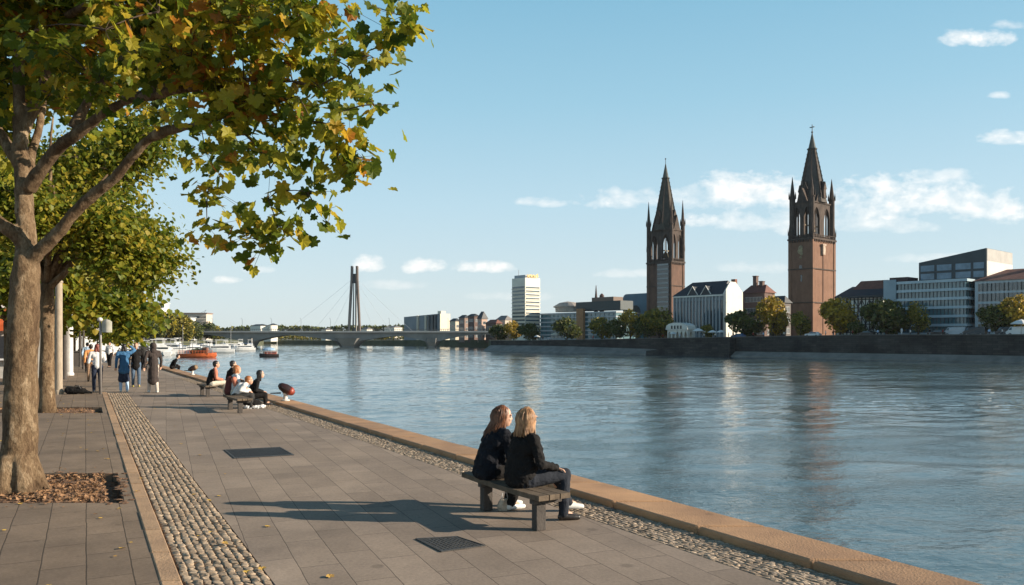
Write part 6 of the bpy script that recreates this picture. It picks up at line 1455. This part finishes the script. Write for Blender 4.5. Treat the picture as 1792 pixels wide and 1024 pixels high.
CB = cloth('blue_canvas', (.06, .12, .25)); CG = cloth('grey_canvas', (.35, .35, .36)); CW = WCV
pr = [motorboat('white motor boat with blue canopy moored nearest to the promenade end', (0, 0, WZ), 0, 9, decks=1, canopy=CB), motorboat('two-deck white cruiser in the first row of moored boats', (0, 0, WZ), 0, 11, decks=2), motorboat('white sailing boat with a mast among the moored boats', (0, 0, WZ), 0, 9.5, decks=1, mast=True), motorboat('white boat with grey canopy among the moored boats', (0, 0, WZ), 0, 8, decks=2, canopy=CG)]
used = set(); r_ = random.Random(12)
rows = [  # column, distance
 (205, 262), (222, 290), (238, 262), (252, 285), (268, 258), (228, 330), (244, 318), (262, 310), (280, 280), (296, 262), (276, 335), (292, 318), (310, 300), (303, 345), (320, 330), (334, 312), (349, 335), (364, 318), (380, 300), (340, 362), (358, 372), (375, 352), (394, 330), (388, 380), (408, 360), (424, 345), (404, 400), (438, 380), (420, 410), (312, 385)]
kinds = ['white motor boat with blue canopy', 'two-deck white cruiser', 'white sailing boat with a mast', 'white boat with grey canopy']
ordn = ['first', 'second', 'third', 'fourth', 'fifth', 'sixth', 'seventh', 'eighth', 'ninth', 'tenth', 'eleventh', 'twelfth', 'thirteenth', 'fourteenth', 'fifteenth', 'sixteenth']; cnt = [0] * 4
rows.sort()
for i, (px, Y) in enumerate(rows):
    k = (1, 3, 1, 0, 1, 2, 3, 1, 0, 1)[i % 10]; loc = Vector(((px - 896) / F * Y, Y, WZ)); hd = R(118) + r_.uniform(-.25, .25)
    if i % 3 == 1: hd += math.pi * .45
    lab = kinds[k] + ', %s of its kind from the promenade' % ordn[cnt[k]]
    cnt[k] += 1
    if k not in used: used.add(k); pr[k].location = loc; pr[k].rotation_euler = (0, 0, hd); pr[k]['label'] = lab
    else: dup(pr[k], None, loc, hd, lab, scale=r_.uniform(1.0, 1.3))
OR = mat('orange_hull', (.72, .16, .04), (.5, .10, .03), .5, 1.2)
# orange work boat
p = at(346, 626, WZ); t = thing('work_boat', 'orange work boat with railing, dark frame and cargo before the white boats', 'boat', p, .06)
hullmesh(12.5, 4.2, 1.5, OR).build('hull', OR, t)
b = MB()
for i in range(13):
    x = -6 + i * .95; b.tube([(x, -1.6, 1.6), (x, -1.6, 2.7)], .06, 5)
b.tube([(-6, -1.6, 2.7), (5.4, -1.6, 2.8)], .08, 5); b.tube([(-6, -1.6, 2.2), (5.4, -1.6, 2.3)], .06, 5); b.build('rail', OR, t)
b = MB()
for x in (-5.6, -2.2, 1.4, 3.6):
    for y in (-1.4, 1.4): b.tube([(x, y, 1.5), (x, y, 5.4)], .08, 5)
b.tube([(-5.6, -1.4, 5.4), (3.6, -1.4, 5.4)], .08, 5); b.tube([(-5.6, 1.4, 5.4), (3.6, 1.4, 5.4)], .08, 5); b.build('canopy_frame', COND, t)
organic('cargo', [('c', (-1.6, 0, 2.3), (.8, 0, 2.4), 1.0, .95), ('c', (-.6, .2, 2.8), (.3, 0, 2.9), .7, .6)], mat('green_tarpaulin', (.10, .12, .06), (.05, .05, .03), .9, 1), t, voxel=.12, it=2, disp=(.5, .6))
b = MB(); b.b2(1.7, 3.3, -1.1, 1.1, 1.5, 3.8); b.build('wheelhouse', mat('rust_brown', (.22, .09, .05), None, .8), t)
b = MB(); b.b2(1.9, 3.1, -1.13, -1.102, 2.7, 3.4); b.build('window', GLASS, t)
t.scale = (.86, .86, .78)
p = at(376, 618, WZ); motorboat('low dark blue boat moored right of the orange work boat', p, .2, 9, PAINT['blue'], PAINT['blue'], group='small boats by the work boat')
# small red launch in the stream
p = at(471, 625, WZ); t = motorboat('small black and red launch with a pale blue canopy out in the stream', p, R(200), 5.6, mat('black_red_hull', (.03, .02, .02), None, .5), mat('launch_red', (.45, .10, .05), None, .5), group='boats under way'); t.scale = (1, 1.2, 1.25)
b = MB(); b.lathe((0, 0, 1.65), [(.95, 0), (.9, .35), (.55, .6), (.05, .7)], 12, sx=2.0); b.build('blue_canopy', mat('pale_blue_canvas', (.30, .45, .62), None, .7), t)
b = MB(); b.tube([(-2.3, 0, .8), (-2.3, 0, 4.4)], .07, 6); b.build('mast', WH, t)
p = at(1060, 560, 0)
# stalls and vans behind the walkers at the bend
for i, (px, Y, c, lab) in enumerate(((166, 100, 'white', 'white van parked at the bend of the quay behind the walkers, leftmost'), (186, 106, 'white', 'white van parked at the bend, second from the left'), (172, 128, 'silver', 'silver car parked behind the white vans at the bend'), (150, 105, 'white', 'white van parked far along the left pavement'), (160, 136, 'white', 'white van parked farthest round the bend'))):
    car(lab, ((px - 896) / F * Y, Y, -.0), R(30) + i, c, i != 2, 'vans parked where the quay bends')

# ------------------------------------------------------------------ air
m = bpy.data.materials.new('haze'); m.use_nodes = True; nt = m.node_tree; nt.nodes.clear()
out = N(nt, 'ShaderNodeOutputMaterial'); pv = N(nt, 'ShaderNodeVolumePrincipled'); pv.inputs['Color'].default_value = (.88, .93, 1, 1); pv.inputs['Density'].default_value = .00004; pv.inputs['Anisotropy'].default_value = .2
nt.links.new(pv.outputs[0], out.inputs['Volume'])
b = MB(); b.b2(-900, 1100, -40, 1600, -8, 95); h = b.build('haze', m); tag(h, 'thin blue haze over the river', 'haze', kind='stuff')
